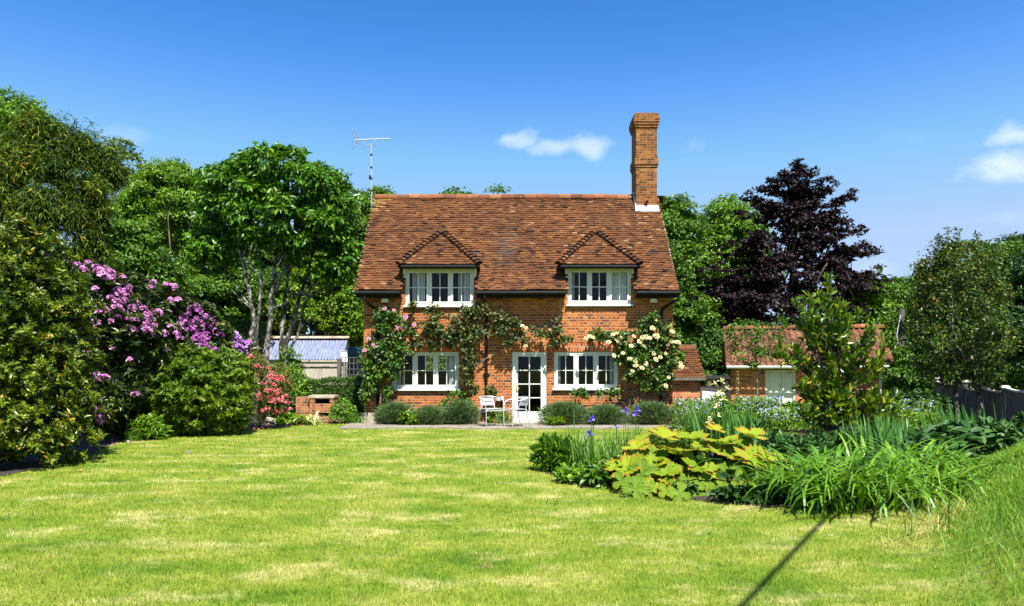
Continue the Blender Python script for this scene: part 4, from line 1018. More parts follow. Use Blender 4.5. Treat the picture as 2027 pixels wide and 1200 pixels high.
for i in range(46):
    j = rng.integers(len(cen)); x0 = base + (rng.uniform(-1.6, 1.5), rng.uniform(-.7, .7), 0); e = cen[j]; t = np.linspace(0, 1, 8)[:, None]
    P = x0 + (e - x0) * np.concatenate([t ** 1.5, t ** 1.5, t ** .9], 1); tb.tube(P - base, .016 - .010 * t[:, 0], 6)
tb.build('canes', M['cane'], o)

# ---- big glossy shrub in the left foreground
lobes = [lobe(*a) for a in ((20, 560, 12.2, 130, 130), (95, 640, 12.2, 95, 110), (60, 760, 12.0, 125, 130), (-80, 640, 12, 180, 220), (40, 860, 11.6, 130, 75), (120, 800, 12.3, 70, 90), (-60, 830, 11.4, 130, 110))]
g_, cen, out, base = plant('glossy_shrub', 'huge glossy yellow-green evergreen shrub overhanging the lawn at the left edge', 'shrub', lobes, 900, 88, .17, .082, .029, 'lf_laurel', crown='foliage', stem='stems', T=T_L6, limbs=16, trunk_r=.06,
      ncore=7000, core_L=.11, flat=.9, up=.3, outw=.6, droop=.1, rnd=.85, back=.2, lo=.5, hi=1.06, whorl=8)

# ---- flower clusters put on a shrub's surface where the view meets it
def truss_mesh(n, r, pl, pw, mname):
    mb = MB(); d = sphere(n * 3); d = d[d[:, 2] > -.35][:n]
    for q in d:
        for a in range(4):
            s = nrm(np.cross(q, sphere(1)[0])); mb.leaves((q * r * .75)[None], (q * .5 + s * .8)[None], q[None], pl, pw, T_PETAL, rng.random(1))
    return mb
def hit(px, py, lobes):
    o_ = np.array((0, 0, CAMH)); d = W(px, py, 1.0) - o_; best = None
    for c, r in lobes:
        oc = (o_ - c) / r; dd = d / r; a = dd @ dd; b = oc @ dd; q = b * b - a * (oc @ oc - 1.0)
        if q >= 0:
            t = (-b - math.sqrt(q)) / a
            if best is None or t < best: best = t
        else:
            t = -b / a
            if np.linalg.norm(oc + dd * t) < 1.25 and best is None: best = t
    return None if best is None else o_ + d * best
def put_trusses(o, base, lobes, spots, mname, size, name='flower_cluster', proto=None, toward=.15):
    first = proto
    for px, py in spots:
        p = hit(px, py, lobes)
        if p is None: continue
        p = p + np.array((0, -toward, .04)) - base
        s = rng.uniform(.75, 1.25)
        if first is None:
            mb = truss_mesh(14, size, size * .75, size * .6, mname); first = mb.build(name, M[mname], o); first.location = p; first.rotation_euler = (.5, 0, rng.uniform(0, 6)); first.scale = (s,) * 3
        else: child(first, name, o, p, (.5, 0, rng.uniform(0, 6)), s)
    return first

YR = 16.5
rl = [lobe(*a) for a in ((170, 640, 15.2, 85, 115), (240, 660, 16, 90, 115), (215, 780, 15.6, 75, 75), (310, 660, 17, 70, 90), (250, 590, 16.3, 55, 50), (335, 615, 17.2, 42, 40), (160, 800, 14.5, 60, 70), (250, 820, 16.2, 50, 50))]
o, cen, out, base = plant('rhododendron', 'tall dark-leaved rhododendron covered in pink-mauve flower heads beside the glossy shrub', 'shrub', rl, 520, 40, .28, .135, .042, 'lf_rhodo', crown='foliage', stem='stems', T=T_L6, limbs=14, trunk_r=.06, ncore=7000, core_L=.15, flat=.7, up=.5, outw=.7, droop=.6, back=.2, whorl=9)
sp = [(150, 525), (162, 531), (182, 527), (198, 535), (205, 545), (210, 552), (225, 548), (228, 556), (240, 565), (250, 557), (246, 571), (262, 575), (258, 583), (255, 592), (243, 590), (250, 600), (238, 604), (240, 615), (247, 622), (258, 616), (270, 615), (290, 618), (310, 565), (298, 640), (305, 575), (335, 572), (352, 572), (345, 600), (357, 600), (300, 665), (230, 695), (215, 755), (275, 785), (235, 800), (205, 812), (204, 820), (206, 828), (204, 836), (208, 840), (195, 758), (197, 748), (170, 830), (198, 645), (265, 718), (192, 707), (183, 758), (228, 642), (275, 640), (292, 655), (296, 648), (270, 660), (240, 634), (225, 560), (215, 540), (174, 540), (345, 575)]
sp += [(x, 548 + (x - 190) * .55 + rng.uniform(0, 75)) for x in rng.uniform(190, 370, 30)]
f1 = put_trusses(o, base, rl, sp, 'p_rhodo', .074)
r2 = [lobe(*a) for a in ((388, 650, 17.4, 42, 46), (422, 668, 17.6, 36, 36), (400, 705, 17.3, 55, 45))]
o, cen, out, base = plant('rhododendron', 'violet flowered rhododendron behind the rounded bright green shrub', 'shrub', r2, 130, 40, .27, .13, .042, 'lf_rhodo', crown='foliage', stem='stems', T=T_L6, limbs=8, trunk_r=.05, ncore=1800, core_L=.15, flat=.7, up=.5, outw=.7, back=.2, whorl=9)
put_trusses(o, base, r2, [(385, 618), (395, 610), (360, 625), (368, 632), (375, 650), (365, 655), (372, 645), (395, 635), (410, 640), (412, 632), (424, 640), (391, 655), (385, 655), (397, 668), (405, 660), (420, 652), (432, 660), (388, 678), (395, 684), (402, 690), (408, 684), (414, 692), (420, 696), (415, 680), (362, 668), (365, 675), (430, 645), (405, 650), (440, 668), (378, 630), (399, 622)] + [(x, 620 + (x - 350) * .6 + rng.uniform(0, 40)) for x in rng.uniform(350, 440, 22)], 'p_violet', .066)
r3 = [lobe(*a) for a in ((458, 690, 18.6, 42, 24), (482, 696, 18.8, 22, 22), (465, 722, 18.6, 40, 30))]
o, cen, out, base = plant('rhododendron', 'low lilac rhododendron in full bloom above the coral azalea', 'shrub', r3, 70, 36, .2, .11, .04, 'lf_rhodo', crown='foliage', stem='stems', T=T_L6, limbs=6, trunk_r=.04, ncore=900, core_L=.14, flat=.7, back=.2)
put_trusses(o, base, r3, [(428, 672), (437, 675), (445, 671), (452, 676), (461, 672), (468, 677), (476, 673), (484, 682), (430, 682), (440, 684), (449, 682), (456, 686), (465, 685), (473, 690), (482, 691), (491, 694), (495, 685), (436, 692), (452, 694), (463, 696), (476, 700), (487, 704), (460, 708), (472, 703), (446, 700), (469, 668)], 'p_lilac', .075)

rs = [lobe(*a) for a in ((390, 775, 16.8, 108, 88), (345, 770, 16.6, 70, 75), (440, 775, 16.9, 62, 78), (400, 730, 17, 80, 52), (330, 815, 16.4, 48, 45), (450, 815, 16.6, 48, 42))]
plant('rounded_shrub', 'dense rounded bright green shrub in front of the rhododendrons', 'shrub', rs, 560, 72, .17, .095, .028, 'lf_round', crown='foliage', stem='stems', T=T_L6, limbs=8, trunk_r=.05, ncore=5000, core_L=.12, flat=.7, up=.4, outw=.8, droop=-.5, back=.2, hi=1.0, whorl=8)

al = [lobe(*a) for a in ((535, 775, 18.3, 40, 55), (505, 735, 18.3, 36, 34), (550, 765, 18.4, 26, 36), (500, 790, 18.2, 38, 50), (480, 720, 18.4, 26, 22))]
o, cen, out, base = plant('azalea', 'coral pink azalea bush in flower at the foot of the pale-stemmed tree', 'shrub', al, 190, 30, .15, .06, .026, 'lf_azalea', crown='foliage', stem='stems', limbs=10, trunk_r=.03, ncore=700, core_L=.1, flat=.8, back=.25)
sp = [(rng.uniform(467, 578), 0) for _ in range(99)]; sp2 = []
for i in range(400):
    px, py = rng.uniform(466, 578), rng.uniform(706, 822)
    if py < 706 + max(0, px - 500) * .75 - 2: continue
    if py > 740 + (px - 466) * 1.1 and px < 520: continue
    sp2.append((px, py))
put_trusses(o, base, al, sp2[:99], 'p_azalea', .046, 'blossom', toward=.10)

# ---- small-leaved glossy tree at the right
hl = [lobe(*a) for a in ((1895, 560, 17, 62, 72), (1860, 590, 17, 45, 60), (1930, 600, 17, 58, 75), (1890, 660, 17, 92, 80), (1945, 690, 17, 52, 78), (1845, 680, 17.1, 50, 50), (1860, 735, 17, 45, 32), (1832, 560, 17, 14, 45), (1825, 530, 17, 8, 22), (1940, 735, 17, 36, 28))]
o, cen, out, base = plant('evergreen_tree', 'slim tree with tiny glittering dark leaves in front of the timber fence', 'tree', hl, 430, 44, .22, .075, .040, 'lf_holly', limbs=0, ncore=500, core_L=.12, flat=.9, up=.3, outw=.4, rnd=.9, base=W(1915, 850, 17), back=.35, lo=.5, hi=1.12)
tb = MB()
for pts in ([(1947, 850), (1938, 800), (1936, 760), (1930, 690), (1925, 600)], [(1895, 850), (1892, 790), (1890, 700), (1885, 600)]):
    P = np.array([W(a, b, 17) for a, b in pts]) - base; P[0][2] = 0; tb.tube(P, np.linspace(.075, .02, len(P)), 8)
for i in rng.choice(len(cen), 34, False): s = np.array((rng.choice([.2, -.25]), 0, rng.uniform(1.0, 3.0))); limb(tb, s, cen[i] - base, .02, .006, .1, 5, 5)
tb.build('trunk', M['bark_pale'], o)
mb = MB(); sc_, so_ = [], []
for i in range(46):
    a = cen[rng.integers(len(cen))]; d = nrm((a - np.array(W(1893, 650, 17))) * (1, .6, 1) + rng.normal(0, .3, 3) + (0, 0, .05)); b_ = a + d * rng.uniform(.25, .55)
    for t in np.linspace(.1, 1, 5): sc_.append(a + (b_ - a) * t); so_.append(nrm(d + (0, -.3, .5)))
leaf_cloud(mb, np.array(sc_), np.array(so_), 16, .09, .07, .036, flat=1, up=.3, outw=.4, rnd=.9)
mb.v = [q - base for q in mb.v]; mb.build('twig_leaves', M['lf_holly'], o)

# ---- young evergreen with upright leaf rosettes in the right border
YM = 13.2; base = W(1648, 850, YM); base[2] = 0
o = thing('evergreen_sapling', 'open young evergreen tree with upright glossy rosettes in front of the outbuilding', 'tree', loc=tuple(base))
tips = [(1640, 552), (1625, 585), (1600, 590), (1655, 600), (1700, 622), (1580, 640), (1612, 650), (1645, 640), (1676, 665), (1728, 648), (1545, 690), (1596, 720), (1640, 710), (1700, 745), (1620, 780), (1680, 790), (1588, 815), (1730, 820), (1570, 690), (1655, 760), (1715, 690), (1610, 690), (1665, 720), (1690, 830), (1640, 820), (1742, 720), (1660, 680), (1600, 755), (1575, 600), (1710, 790), (1625, 740), (1585, 770), (1750, 800), (1768, 828), (1775, 815), (1735, 775), (1690, 700), (1635, 610), (1655, 630), (1605, 625), (1670, 610), (1535, 705), (1650, 790), (1670, 760), (1610, 815), (1700, 815)]
tips += [(a + rng.uniform(-26, 26), b + rng.uniform(-22, 30)) for a, b in tips if a > 1572 and b > 600]
mb = MB(); tb = MB(); P = limb(tb, W(1650, 870, YM) * (1, 1, 0), W(1643, 580, YM), .05, .012, .015, 10, 8)
for px, py in tips:
    e = W(px, py, YM + rng.uniform(-.55, .55)); h = e[2] * .55; s = P[np.argmin(abs(P[:, 2] - h))]; Q = limb(tb, s, e, .014, .006, .07, 6, 5)
    pts = [Q[-1] + (Q[-1] - Q[-2]) * t for t in (-.1, -.5, -1.0, -1.6)] + [Q[3]]
    c = np.array(pts); leaf_cloud(mb, c, np.tile(nrm(Q[-1] - Q[-3] + (0, 0, .3)), (len(c), 1)), 12, .065, .135, .052, T=T_L6, flat=1, up=.2, outw=.3, rnd=.8, droop=0, vertical=.9)
mb.v = [a - base for a in mb.v]; tb.v = [a - base for a in tb.v]
mb.build('foliage', M['lf_magnolia'], o); tb.build('trunk', M['bark'], o)

# ---- thin standard sapling in front of the outbuilding
YS = 21; sl_ = [lobe(*a) for a in ((1475, 655, YS, 32, 22), (1510, 672, YS, 38, 30), (1475, 690, YS, 30, 22), (1532, 640, YS, 26, 16), (1500, 710, YS, 28, 16), (1445, 670, YS, 14, 16))]
o, cen, out, base = plant('sapling', 'thin staked sapling with a loose leafy head before the left end of the outbuilding', 'tree', sl_, 80, 20, .2, .09, .04, 'lf_mid', limbs=0, ncore=0, crown='crown', T=T_L6, droop=.6, base=W(1498, 800, YS), core_L=.1)
tb = MB(); P = np.array([W(1500, 800, YS) * (1, 1, 0), W(1498, 730, YS), W(1494, 680, YS), W(1493, 635, YS)]) - base; tb.tube(P, [.03, .026, .02, .01], 7)
for i in rng.choice(len(cen), 20, False): limb(tb, P[2] + (0, 0, rng.uniform(-.4, .3)), cen[i] - base, .011, .004, .1, 5, 5)
tb.build('trunk', M['bark_pale'], o)
# ================================================================ HEDGES AND OUTBUILDINGS
def hedge(name, label, x0, x1, y0, y1, h, n, leaf, L=.06):
    o = thing(name, label, 'hedge', loc=((x0 + x1) / 2, (y0 + y1) / 2, 0)); b = np.array(o.location)
    P = np.stack([rng.uniform(x0, x1, n), rng.uniform(y0, y1, n), rng.uniform(.03, h, n)], 1); k = rng.choice(4, n, p=(.42, .38, .1, .1))
    N = np.zeros((n, 3))
    for i, (ax_, v_, d) in enumerate(((1, y0, (0, -1, 0)), (2, h, (0, 0, 1)), (0, x0, (-1, 0, 0)), (0, x1, (1, 0, 0)))):
        q = k == i; P[q, ax_] = v_; P[q] -= np.array(d) * rng.uniform(-.02, .1, (q.sum(), 1)); N[q] = d
    w = .04 * np.sin(P[:, 0] * 3.1) + .03 * np.sin(P[:, 0] * 7); P[:, 2] += w * (P[:, 2] / h); P[:, 1] += w * .5
    mb = MB(); mb.leaves(P - b, nrm(sphere(n) + (0, 0, .5)), nrm(N + sphere(n) * .6), L * rng.uniform(.6, 1.4, n), L * .5, T_RH)
    mb.build('foliage', M[leaf], o)
    t = MB(); t.box(x0 - b[0] + .14, x1 - b[0] - .14, y0 - b[1] + .16, y1 - b[1] - .1, 0, h - .2); t.build('stems', M['dark_timber'], o)
    return o
a = W(575, 750, 24); b = W(760, 750, 24)
hedge('clipped_hedge', 'low clipped hedge behind the brick barbecue and the garden trellis', a[0], b[0] + .6, 23.7, 24.9, 1.13, 26000, 'lf_yew')
a = W(425, 636, 29); b = W(512, 636, 29)
hedge('clipped_hedge', 'tall square clipped hedge between the violet rhododendron and the pale-stemmed tree', a[0], b[0], 28.6, 30, a[2], 12000, 'lf_yew', .09)

hedge('clipped_hedge', 'sunlit hedge seen through the house and its rear window', -5.2, -.6, 31.5, 32.6, 2.9, 9000, 'lf_lime', .11)

# ---- corrugated iron shed
YS = 33.0; sx0, sx1 = W(480, 0, YS)[0], W(677, 0, YS)[0]; ez = W(0, 712, YS)[2]; rz = W(0, 668, YS + 1.3)[2]
o = thing('shed', 'low shed with a blue-grey corrugated iron roof and rusty ridge, beyond the hedge', 'shed', loc=((sx0 + sx1) / 2, YS, 0)); b = np.array(o.location)
u = np.arange(sx0, sx1, .019); t = np.linspace(0, 1, 3)
V = np.array([[(x, YS + 1.3 * q, ez + (rz - ez) * q + .022 * math.sin(x * 2 * math.pi / .14)) for x in u] for q in t]); m = MB(); m.grid(V - b)
V2 = V.copy(); V2[..., 1] = 2 * (YS + 1.3) - V2[..., 1]; m.grid((V2 - b)[:, ::-1]); m.build('roof', M['corr'], o, smooth=True)
m = MB(); m.box(sx0 + .1 - b[0], sx1 - .1 - b[0], .12, 2.4, 0, ez - .02)
m.add([(sx1 - .1 - b[0], .12, ez - .02), (sx1 - .1 - b[0], 2.4, ez - .02), (sx1 - .1 - b[0], 1.3, rz - .06)], [(0, 1, 2)]); m.build('wall', M['timber'], o)
m = MB(); m.add(np.array([(sx0, YS + 1.06, rz - .05), (sx1 + .05, YS + 1.06, rz - .05), (sx1 + .05, YS + 1.3, rz + .06), (sx0, YS + 1.3, rz + .06), (sx1 + .05, YS + 1.6, rz - .04), (sx0, YS + 1.6, rz - .04)]) - b, [(0, 1, 2, 3), (3, 2, 4, 5)]); m.build('ridge_flashing', M['rust'], o)

# ---- weathered timber panel fence before the shed
YP = 27.0; px0, px1 = W(581, 0, YP)[0], W(670, 0, YP)[0]; zt = W(0, 712, YP)[2]
o = thing('timber_fence', 'bleached board fence panel with two posts in front of the corrugated shed', 'fence', loc=(px0, YP, 0)); n_ = 11; w_ = (px1 - px0) / n_
m = MB()
for i in range(n_): m.box(w_ * i + .004, w_ * (i + 1) - .004, .0, .02, .05, zt - .26 + rng.uniform(-.01, .01))
m.build('boards', M['timber'], o)
for x in (-.03, px1 - px0 + .03):
    m = MB(); m.box(x - .06, x + .06, -.07, .06, 0, zt + .04); m.build('post', M['fence_wood'], o)
for z in (zt - .05, zt - .19, .62):
    m = MB(); m.beam((.04, -.03, z), (px1 - px0 - .04, -.03, z), .06, .09 if z < 1 else .07); m.build('rail', M['timber'], o)
# trellis, water butt wrapped in teal sheet, white cabinet
YQ = 26.6; tx0, tx1 = W(676, 0, YQ)[0], W(740, 0, YQ)[0]; zt = W(0, 708, YQ)[2]
o = thing('trellis', 'square wooden trellis panel between the board fence and the house corner', 'trellis', loc=(tx0, YQ, 0)); m = MB()
for i in range(9): m.box(i * (tx1 - tx0) / 8 - .012, i * (tx1 - tx0) / 8 + .012, 0, .02, .3, zt)
m.build('uprights', M['fence_wood'], o); m = MB()
for i in range(8): z = .4 + i * (zt - .4) / 7; m.box(-.02, tx1 - tx0 + .02, -.02, -.001, z - .013, z + .013)
m.build('crossbars', M['fence_wood'], o)
YC = 28.5; c = W(712, 0, YC); zt = W(0, 690, YC)[2]
o = thing('covered_stack', 'log stack under a dark teal tarpaulin behind the trellis', 'log stack', loc=(c[0] + .3, YC, 0)); m = MB()
u = np.linspace(-.68, .9, 26); V = []
for q in np.linspace(0, 1, 18):
    row = []
    for x in u:
        z = zt * min(1, q * 1.7); y = -.45 if q * 1.7 < 1 else -.45 + (q - .588) / .412 * .9
        row.append((x, y + .04 * math.sin(z * 9 + x * 2) * (q < .58), z + (.05 * math.sin(x * 9) if q > .5 else 0)))
    V.append(row)
m.grid(np.array(V)); m.build('tarpaulin', M['teal'], o, smooth=True)
m = MB(); m.box(-.62, .85, -.38, .4, 0, zt - .12); m.build('logs', M['dark_timber'], o)
YD = 31; c = W(685, 0, YD); za, zb = W(0, 716, YD)[2], W(0, 696, YD)[2]
o = thing('cabinet', 'small white cabinet on legs between the shed and the teal covered stack', 'cabinet', loc=(c[0], YD, 0)); m = MB(); m.box(-.19, .19, -.15, .15, za, zb); m.build('box', M['plastic_w'], o)
m = MB(); m.box(-.21, .21, -.17, .17, zb, zb + .03); m.build('lid', M['white'], o)
for x in (-.15, .15):
    m = MB(); m.box(x - .03, x + .03, -.03, .03, 0, za); m.build('leg', M['timber'], o)

# ---- brick barbecue at the lawn's edge
YK = 20.2; kx0, kx1 = W(613, 0, YK)[0], W(661, 0, YK)[0]; zt = W(0, 783, YK)[2]
o = thing('brick_barbecue', 'small weathered brick pillar with two slots at the edge of the lawn', 'barbecue', loc=(kx0, YK, 0)); w_ = kx1 - kx0; m = MB()
h1, h2 = zt * .70, zt * .87; l1, l2 = zt * .24, zt * .37
m.box(0, .14, 0, .5, -.05, zt - .07); m.box(w_ - .12, w_, 0, .5, -.05, zt - .07); m.box(.14, w_ - .12, 0, .5, -.05, l1); m.box(.14, w_ - .12, 0, .5, l2, h1); m.box(.14, w_ - .12, 0, .5, h2, zt - .07)
m.box(.14, .26, .001, .5, l1, l2)
m.build('pillar', M['brick_old'], o, uv=True); m = MB(); m.box(.141, w_ - .121, .3, .48, l1, h2 - .001); m.build('back_lining', M['black'], o)
m = MB(); m.box(-.03, w_ + .01, -.02, .52, zt - .07, zt); m.build('cap', M['stone'], o)
m = MB(); m.box(-.42, -.002, .12, .36, -.05, zt - .04); m.build('side_wall', M['brick_old'], o, uv=True)
# fallen log by the azalea
m = MB(); m.tube([W(530, 832, 20.0) * (1, 1, 0) + (0, 0, .09), W(548, 838, 19.6) * (1, 1, 0) + (0, 0, .08)], [.09, .07], 9); tag(m.build('log', M['stone']), 'short pale stub of log lying under the coral azalea', 'log')

# ---- small tiled brick store on the right of the house
YO = 22.0; ox0, ox1 = XR + .02, W(1386, 0, YO)[0]; ez = W(0, 745, YO)[2]; rz = W(0, 687, YO + 1.0)[2]
o = thing('brick_store', 'small brick store with a tiled roof tucked against the right side of the house', 'outhouse', loc=(ox0, YO, 0)); b = np.array(o.location)
m = MB(); m.box(0, ox1 - ox0, 0, 2.0, -.05, ez); prof = [(0, ez), (2.0, ez), (1.0, rz - .06)]
m.add([(ox1 - ox0, y, z) for y, z in prof], [(0, 1, 2)]); m.build('wall', M['brick_dark'], o, uv=True)
m = MB(); sl_ = math.hypot(1.15, rz - ez + .12)
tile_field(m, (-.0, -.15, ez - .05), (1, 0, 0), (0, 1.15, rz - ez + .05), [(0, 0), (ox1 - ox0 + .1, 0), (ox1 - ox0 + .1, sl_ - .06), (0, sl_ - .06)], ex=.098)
m.add([(0, 1.0, rz), (ox1 - ox0 + .1, 1.0, rz), (ox1 - ox0 + .1, 2.15, ez - .05), (0, 2.15, ez - .05), (0, -.14, ez - .07), (ox1 - ox0 + .09, -.14, ez - .07)], [(0, 1, 2, 3), (4, 5, 1, 0)])
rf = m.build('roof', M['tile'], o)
m = MB()
for i in range(4): w_ = (ox1 - ox0 + .1) / 4; m.box(i * w_ + .004, (i + 1) * w_ - .004, .86, 1.14, rz - .06, rz + .075 + rng.normal(0, .006))
m.build('ridge_tiles', M['ridge'], rf)
m = MB(); m.box(0, ox1 - ox0 + .12, -.19, -.155, ez - .12, ez - .03); m.build('fascia', M['fence_wood'], o)

# ---- pantiled outbuilding
YG = 27.0; gx0, gx1 = W(1441, 0, YG)[0], W(1757, 0, YG)[0]; ez = W(0, 722, YG)[2]; rz = W(0, 652, YG + 2.1)[2]
o = thing('outbuilding', 'long low brick outbuilding with an orange pantile roof and a white door', 'outbuilding', loc=(gx0, YG, 0)); Lg = gx1 - gx0 - .35; o.rotation_euler = (0, 0, R(-14))
dx0, dx1, dz = W(1512, 0, YG)[0] - gx0, W(1562, 0, YG)[0] - gx0 + .12, W(0, 733, YG)[2]
m = MB(); wall_panel(m, .12, Lg - .12, -.1, ez + .02, .2, .4, [(dx0, dx1, -.05, dz)])
m.box(.12, Lg - .12, .41, 4.0, -.1, ez + .02)
for x in (.12, Lg - .12): m.add([(x, .2, ez + .02), (x, 4.0, ez + .02), (x, 2.1, rz - .08)], [(0, 1, 2)])
m.build('wall', [M['brick_dark'], M['plaster']], o, uv=True)
m = MB(); nr = 10; pw = .205; r_ = np.random.default_rng(5)
for half in (0, 1):
    for i in range(nr if half == 0 else 1):
        a0, a1 = i / nr, (i + 1.12) / nr
        if half: a0, a1 = 0, 1
        for j in range(int(Lg / pw) + 1):
            x0 = -.08 + j * pw; u = np.linspace(0, 1, 8); zz = .038 * np.sin(u * 2 * np.pi) ; xx = x0 + u * (pw + .012); j1 = r_.normal(0, .006)
            def pt(a, lift): y = -.18 + 2.28 * a; y = y if half == 0 else 4.2 - y; return np.stack([xx, np.full(8, y), ez - .09 + (rz - ez + .07) * a + zz + lift + j1], 1)
            A, B, A2 = pt(a0, .045), pt(a1, .012), pt(a0, .015); va = r_.random(); m.grid(np.stack([A, B]), va); m.grid(np.stack([A2, A]), va * .6)
rf = m.build('roof', M['pantile'], o, smooth=False)
m = MB(); x = -.1
while x < Lg + .1:
    L_ = .42; A = np.linspace(-.1, np.pi + .1, 8); cs_ = np.stack([np.zeros(8), np.cos(A) * .15, np.sin(A) * .13], 1); zz = rz + .0 + r_.normal(0, .008)
    a_ = np.array((x + .005, 2.1, zz)) + cs_; b_ = np.array((x + L_, 2.1, zz)) + cs_; m.grid(np.stack([a_, b_]), r_.random()); m.add(a_, [tuple(range(8))]); m.add(b_, [tuple(range(8))[::-1]]); x += L_
m.build('ridge_tiles', M['ridge'], rf)
m = MB(); m.add([(-.04, -.16, ez - .1), (-.04, 2.1, rz - .03), (-.04, 4.3, ez - .1), (-.04, 4.3, ez - .3), (-.04, 2.1, rz - .25), (-.04, -.16, ez - .3)], [(0, 1, 4, 5), (1, 2, 3, 4)]); m.box(-.02, .1, .02, .19, -.05, ez - .1); m.build('bargeboard', M['dark_timber'], o)
m = MB(); m.tube([(-.06, -.24, ez - .09), (dx0 + 1.0, -.24, ez - .09)], .05, 8); m.tube([(dx0 + 1.0, -.24, ez - .09), (Lg + .1, -.24, ez - .07)], .045, 8); m.build('gutter', M['grey_paint'], o)
m = MB(); m.tube([(Lg - .32, -.22, ez - .1), (Lg - .36, .1, ez - .28), (Lg - .36, .14, ez - .4), (Lg - .36, .14, .02)], .045, 8); m.build('downpipe', M['white'], o)
m = MB(); m.box(dx0 + .002, dx0 + .08, .22, .33, -.05, dz - .002); m.box(dx1 - .08, dx1 - .002, .22, .33, -.05, dz - .002); m.box(dx0 + .08, dx1 - .08, .22, .33, dz - .08, dz - .002); m.box((dx0 + dx1) / 2 - .03 + .1, (dx0 + dx1) / 2 + .03 + .1, .22, .33, -.05, dz - .08)
dr = m.build('door', M['white'], o)
m = MB(); k = (dx0 + dx1) / 2 + .1
for p0, p1 in ((dx0 + .082, k - .032), (k + .032, dx1 - .082)):
    n_ = 5
    for i in range(n_): m.box(p0 + (p1 - p0) * i / n_ + .002, p0 + (p1 - p0) * (i + 1) / n_ - .002, .26, .30, -.05, dz - .085)
m.build('door_leaf', M['white'], dr)
m = MB(); m.lathe([(.02, 0), (.022, .03), (.01, .045)], (0, 0, 0), 8); hn = m.build('handle', M['black'], dr); hn.rotation_euler = (R(90), 0, 0); hn.location = (k - .1, .258, .85)

# ---- post and rail fence, pale tank with lid
YF2 = 25.5; f0, f1 = W(1392, 0, YF2)[0], W(1436, 0, YF2)[0]
o = thing('rail_fence', 'short dark post-and-rail fence between the brick store and the outbuilding', 'fence', loc=(f0, YF2, 0))
for x in (.2, f1 - f0 + .02):
    m = MB(); m.box(x - .06, x + .06, -.06, .06, -.1, W(0, 741, YF2)[2]); m.build('post', M['fence_wood'] if x < .3 else M['dark_timber'], o)
for py in (747, 768):
    z = W(0, py, YF2)[2]; m = MB(); m.beam((-.3, -.08, z), (f1 - f0 + .1, -.08, z), .04, .12); m.build('rail', M['dark_timber'], o)
YT2 = 24; c = W(1406, 0, YT2); zt = W(0, 772, YT2)[2]
o = thing('garden_tank', 'pale stone tank with a dark sloping lid in front of the rail fence', 'tank', loc=(c[0], YT2, 0))
m = MB(); m.add([(-.36, -.3, 0), (.36, -.3, 0), (.36, .3, 0), (-.36, .3, 0), (-.33, -.28, zt + .03), (.33, -.28, zt - .04), (.33, .28, zt - .04), (-.33, .28, zt + .03)], [(3, 2, 1, 0), (0, 1, 5, 4), (1, 2, 6, 5), (2, 3, 7, 6), (3, 0, 4, 7), (4, 5, 6, 7)]); m.build('tank', M['lead'], o)
m = MB(); m.beam((-.38, 0, zt + .06), (.38, 0, zt - .02), .62, .035); m.build('lid', M['fence_wood'], o)

# ---- timber fence on the right boundary
A0, A1 = np.array((9.6, 12.6)), np.array((13.2, 22.6)); npn = 6
o = thing('boundary_fence', 'grey feather-edge timber fence with capped posts along the right boundary', 'fence', loc=(A0[0], A0[1], 0)); dv = (A1 - A0) / npn; dn = nrm(dv); nn_ = np.array((-dn[1], dn[0]))
for i in range(npn):
    p0 = dv * i; p1 = dv * (i + 1); ln = np.linalg.norm(dv); m = MB(); nb = 14
    for j in range(nb):
        q = p0 + dn * (.08 + (ln - .16) * (j + .5) / nb); zt = 1.03 + .05 * math.sin(i * 1.7) - .05 * math.sin(math.pi * (j + .5) / nb)
        g0 = float(gh(q[0] + A0[0], q[1] + A0[1])); m.beam((q[0], q[1], g0), (q[0], q[1], zt), (ln - .16) / nb * 1.04, .018 + .004 * (j % 2), up=(nn_[0], nn_[1], 0))
    m.build('boards', M['fence_wood'], o)
    m = MB(); t = np.linspace(.02, .98, 8)
    for a, b in zip(t[:-1], t[1:]):
        qa, qb = p0 + dv * a, p0 + dv * b; m.beam((*qa, 1.06 + .05 * math.sin(i * 1.7) - .05 * math.sin(math.pi * a)), (*qb, 1.06 + .05 * math.sin(i * 1.7) - .05 * math.sin(math.pi * b)), .07, .035)
    m.build('capping_rail', M['cap_wood'], o)
for i in range(npn + 1):
    p = dv * i; z = 1.14 + .04 * math.sin(i * 2.3); g0 = float(gh(p[0] + A0[0], p[1] + A0[1])); m = MB(); m.beam((p[0], p[1], g0 - .1), (p[0], p[1], z), .11, .11, up=(nn_[0], nn_[1], 0)); po = m.build('post', M['fence_wood'], o)
    m = MB(); m.beam((p[0], p[1], z + .001), (p[0], p[1], z + .035), .17, .17, up=(nn_[0], nn_[1], 0)); m.beam((p[0], p[1], z + .036), (p[0], p[1], z + .055), .12, .12, up=(nn_[0], nn_[1], 0)); m.build('post_cap', M['cap_wood'], po)

# ---- utility pole beyond the outbuilding, overhead cable that throws the thin shadow on the lawn
YU = 25.2; c = W(1783, 0, YU); zt = W(0, 612, YU)[2]
o = thing('utility_pole', 'old grey utility pole rising beside the right end of the outbuilding', 'pole', loc=(c[0], YU, 0)); m = MB(); m.tube([(0, 0, -.1), (0, 0, zt * .5), (.03, 0, zt)], [.13, .115, .10], 10); m.build('pole', M['fence_wood'], o)
m = MB(); m.tube([(0, -.1, zt - .75), (0, -.1, zt - .45)], .11, 10); m.lathe([(.15, zt - .85), (.16, zt - .83), (.16, zt - .72), (.15, zt - .7)], n=12); m.tube([(.05, 0, zt - .5), (.5, 0, zt - .42)], .015, 5); m.build('bracket', M['black'], o)
m = MB(); m.tube([(-.06, -.1, zt - .2), (-.2, -.12, zt - .9), (-.16, -.12, zt - 1.2)], .012, 5); m.build('wire', M['lead'], o)
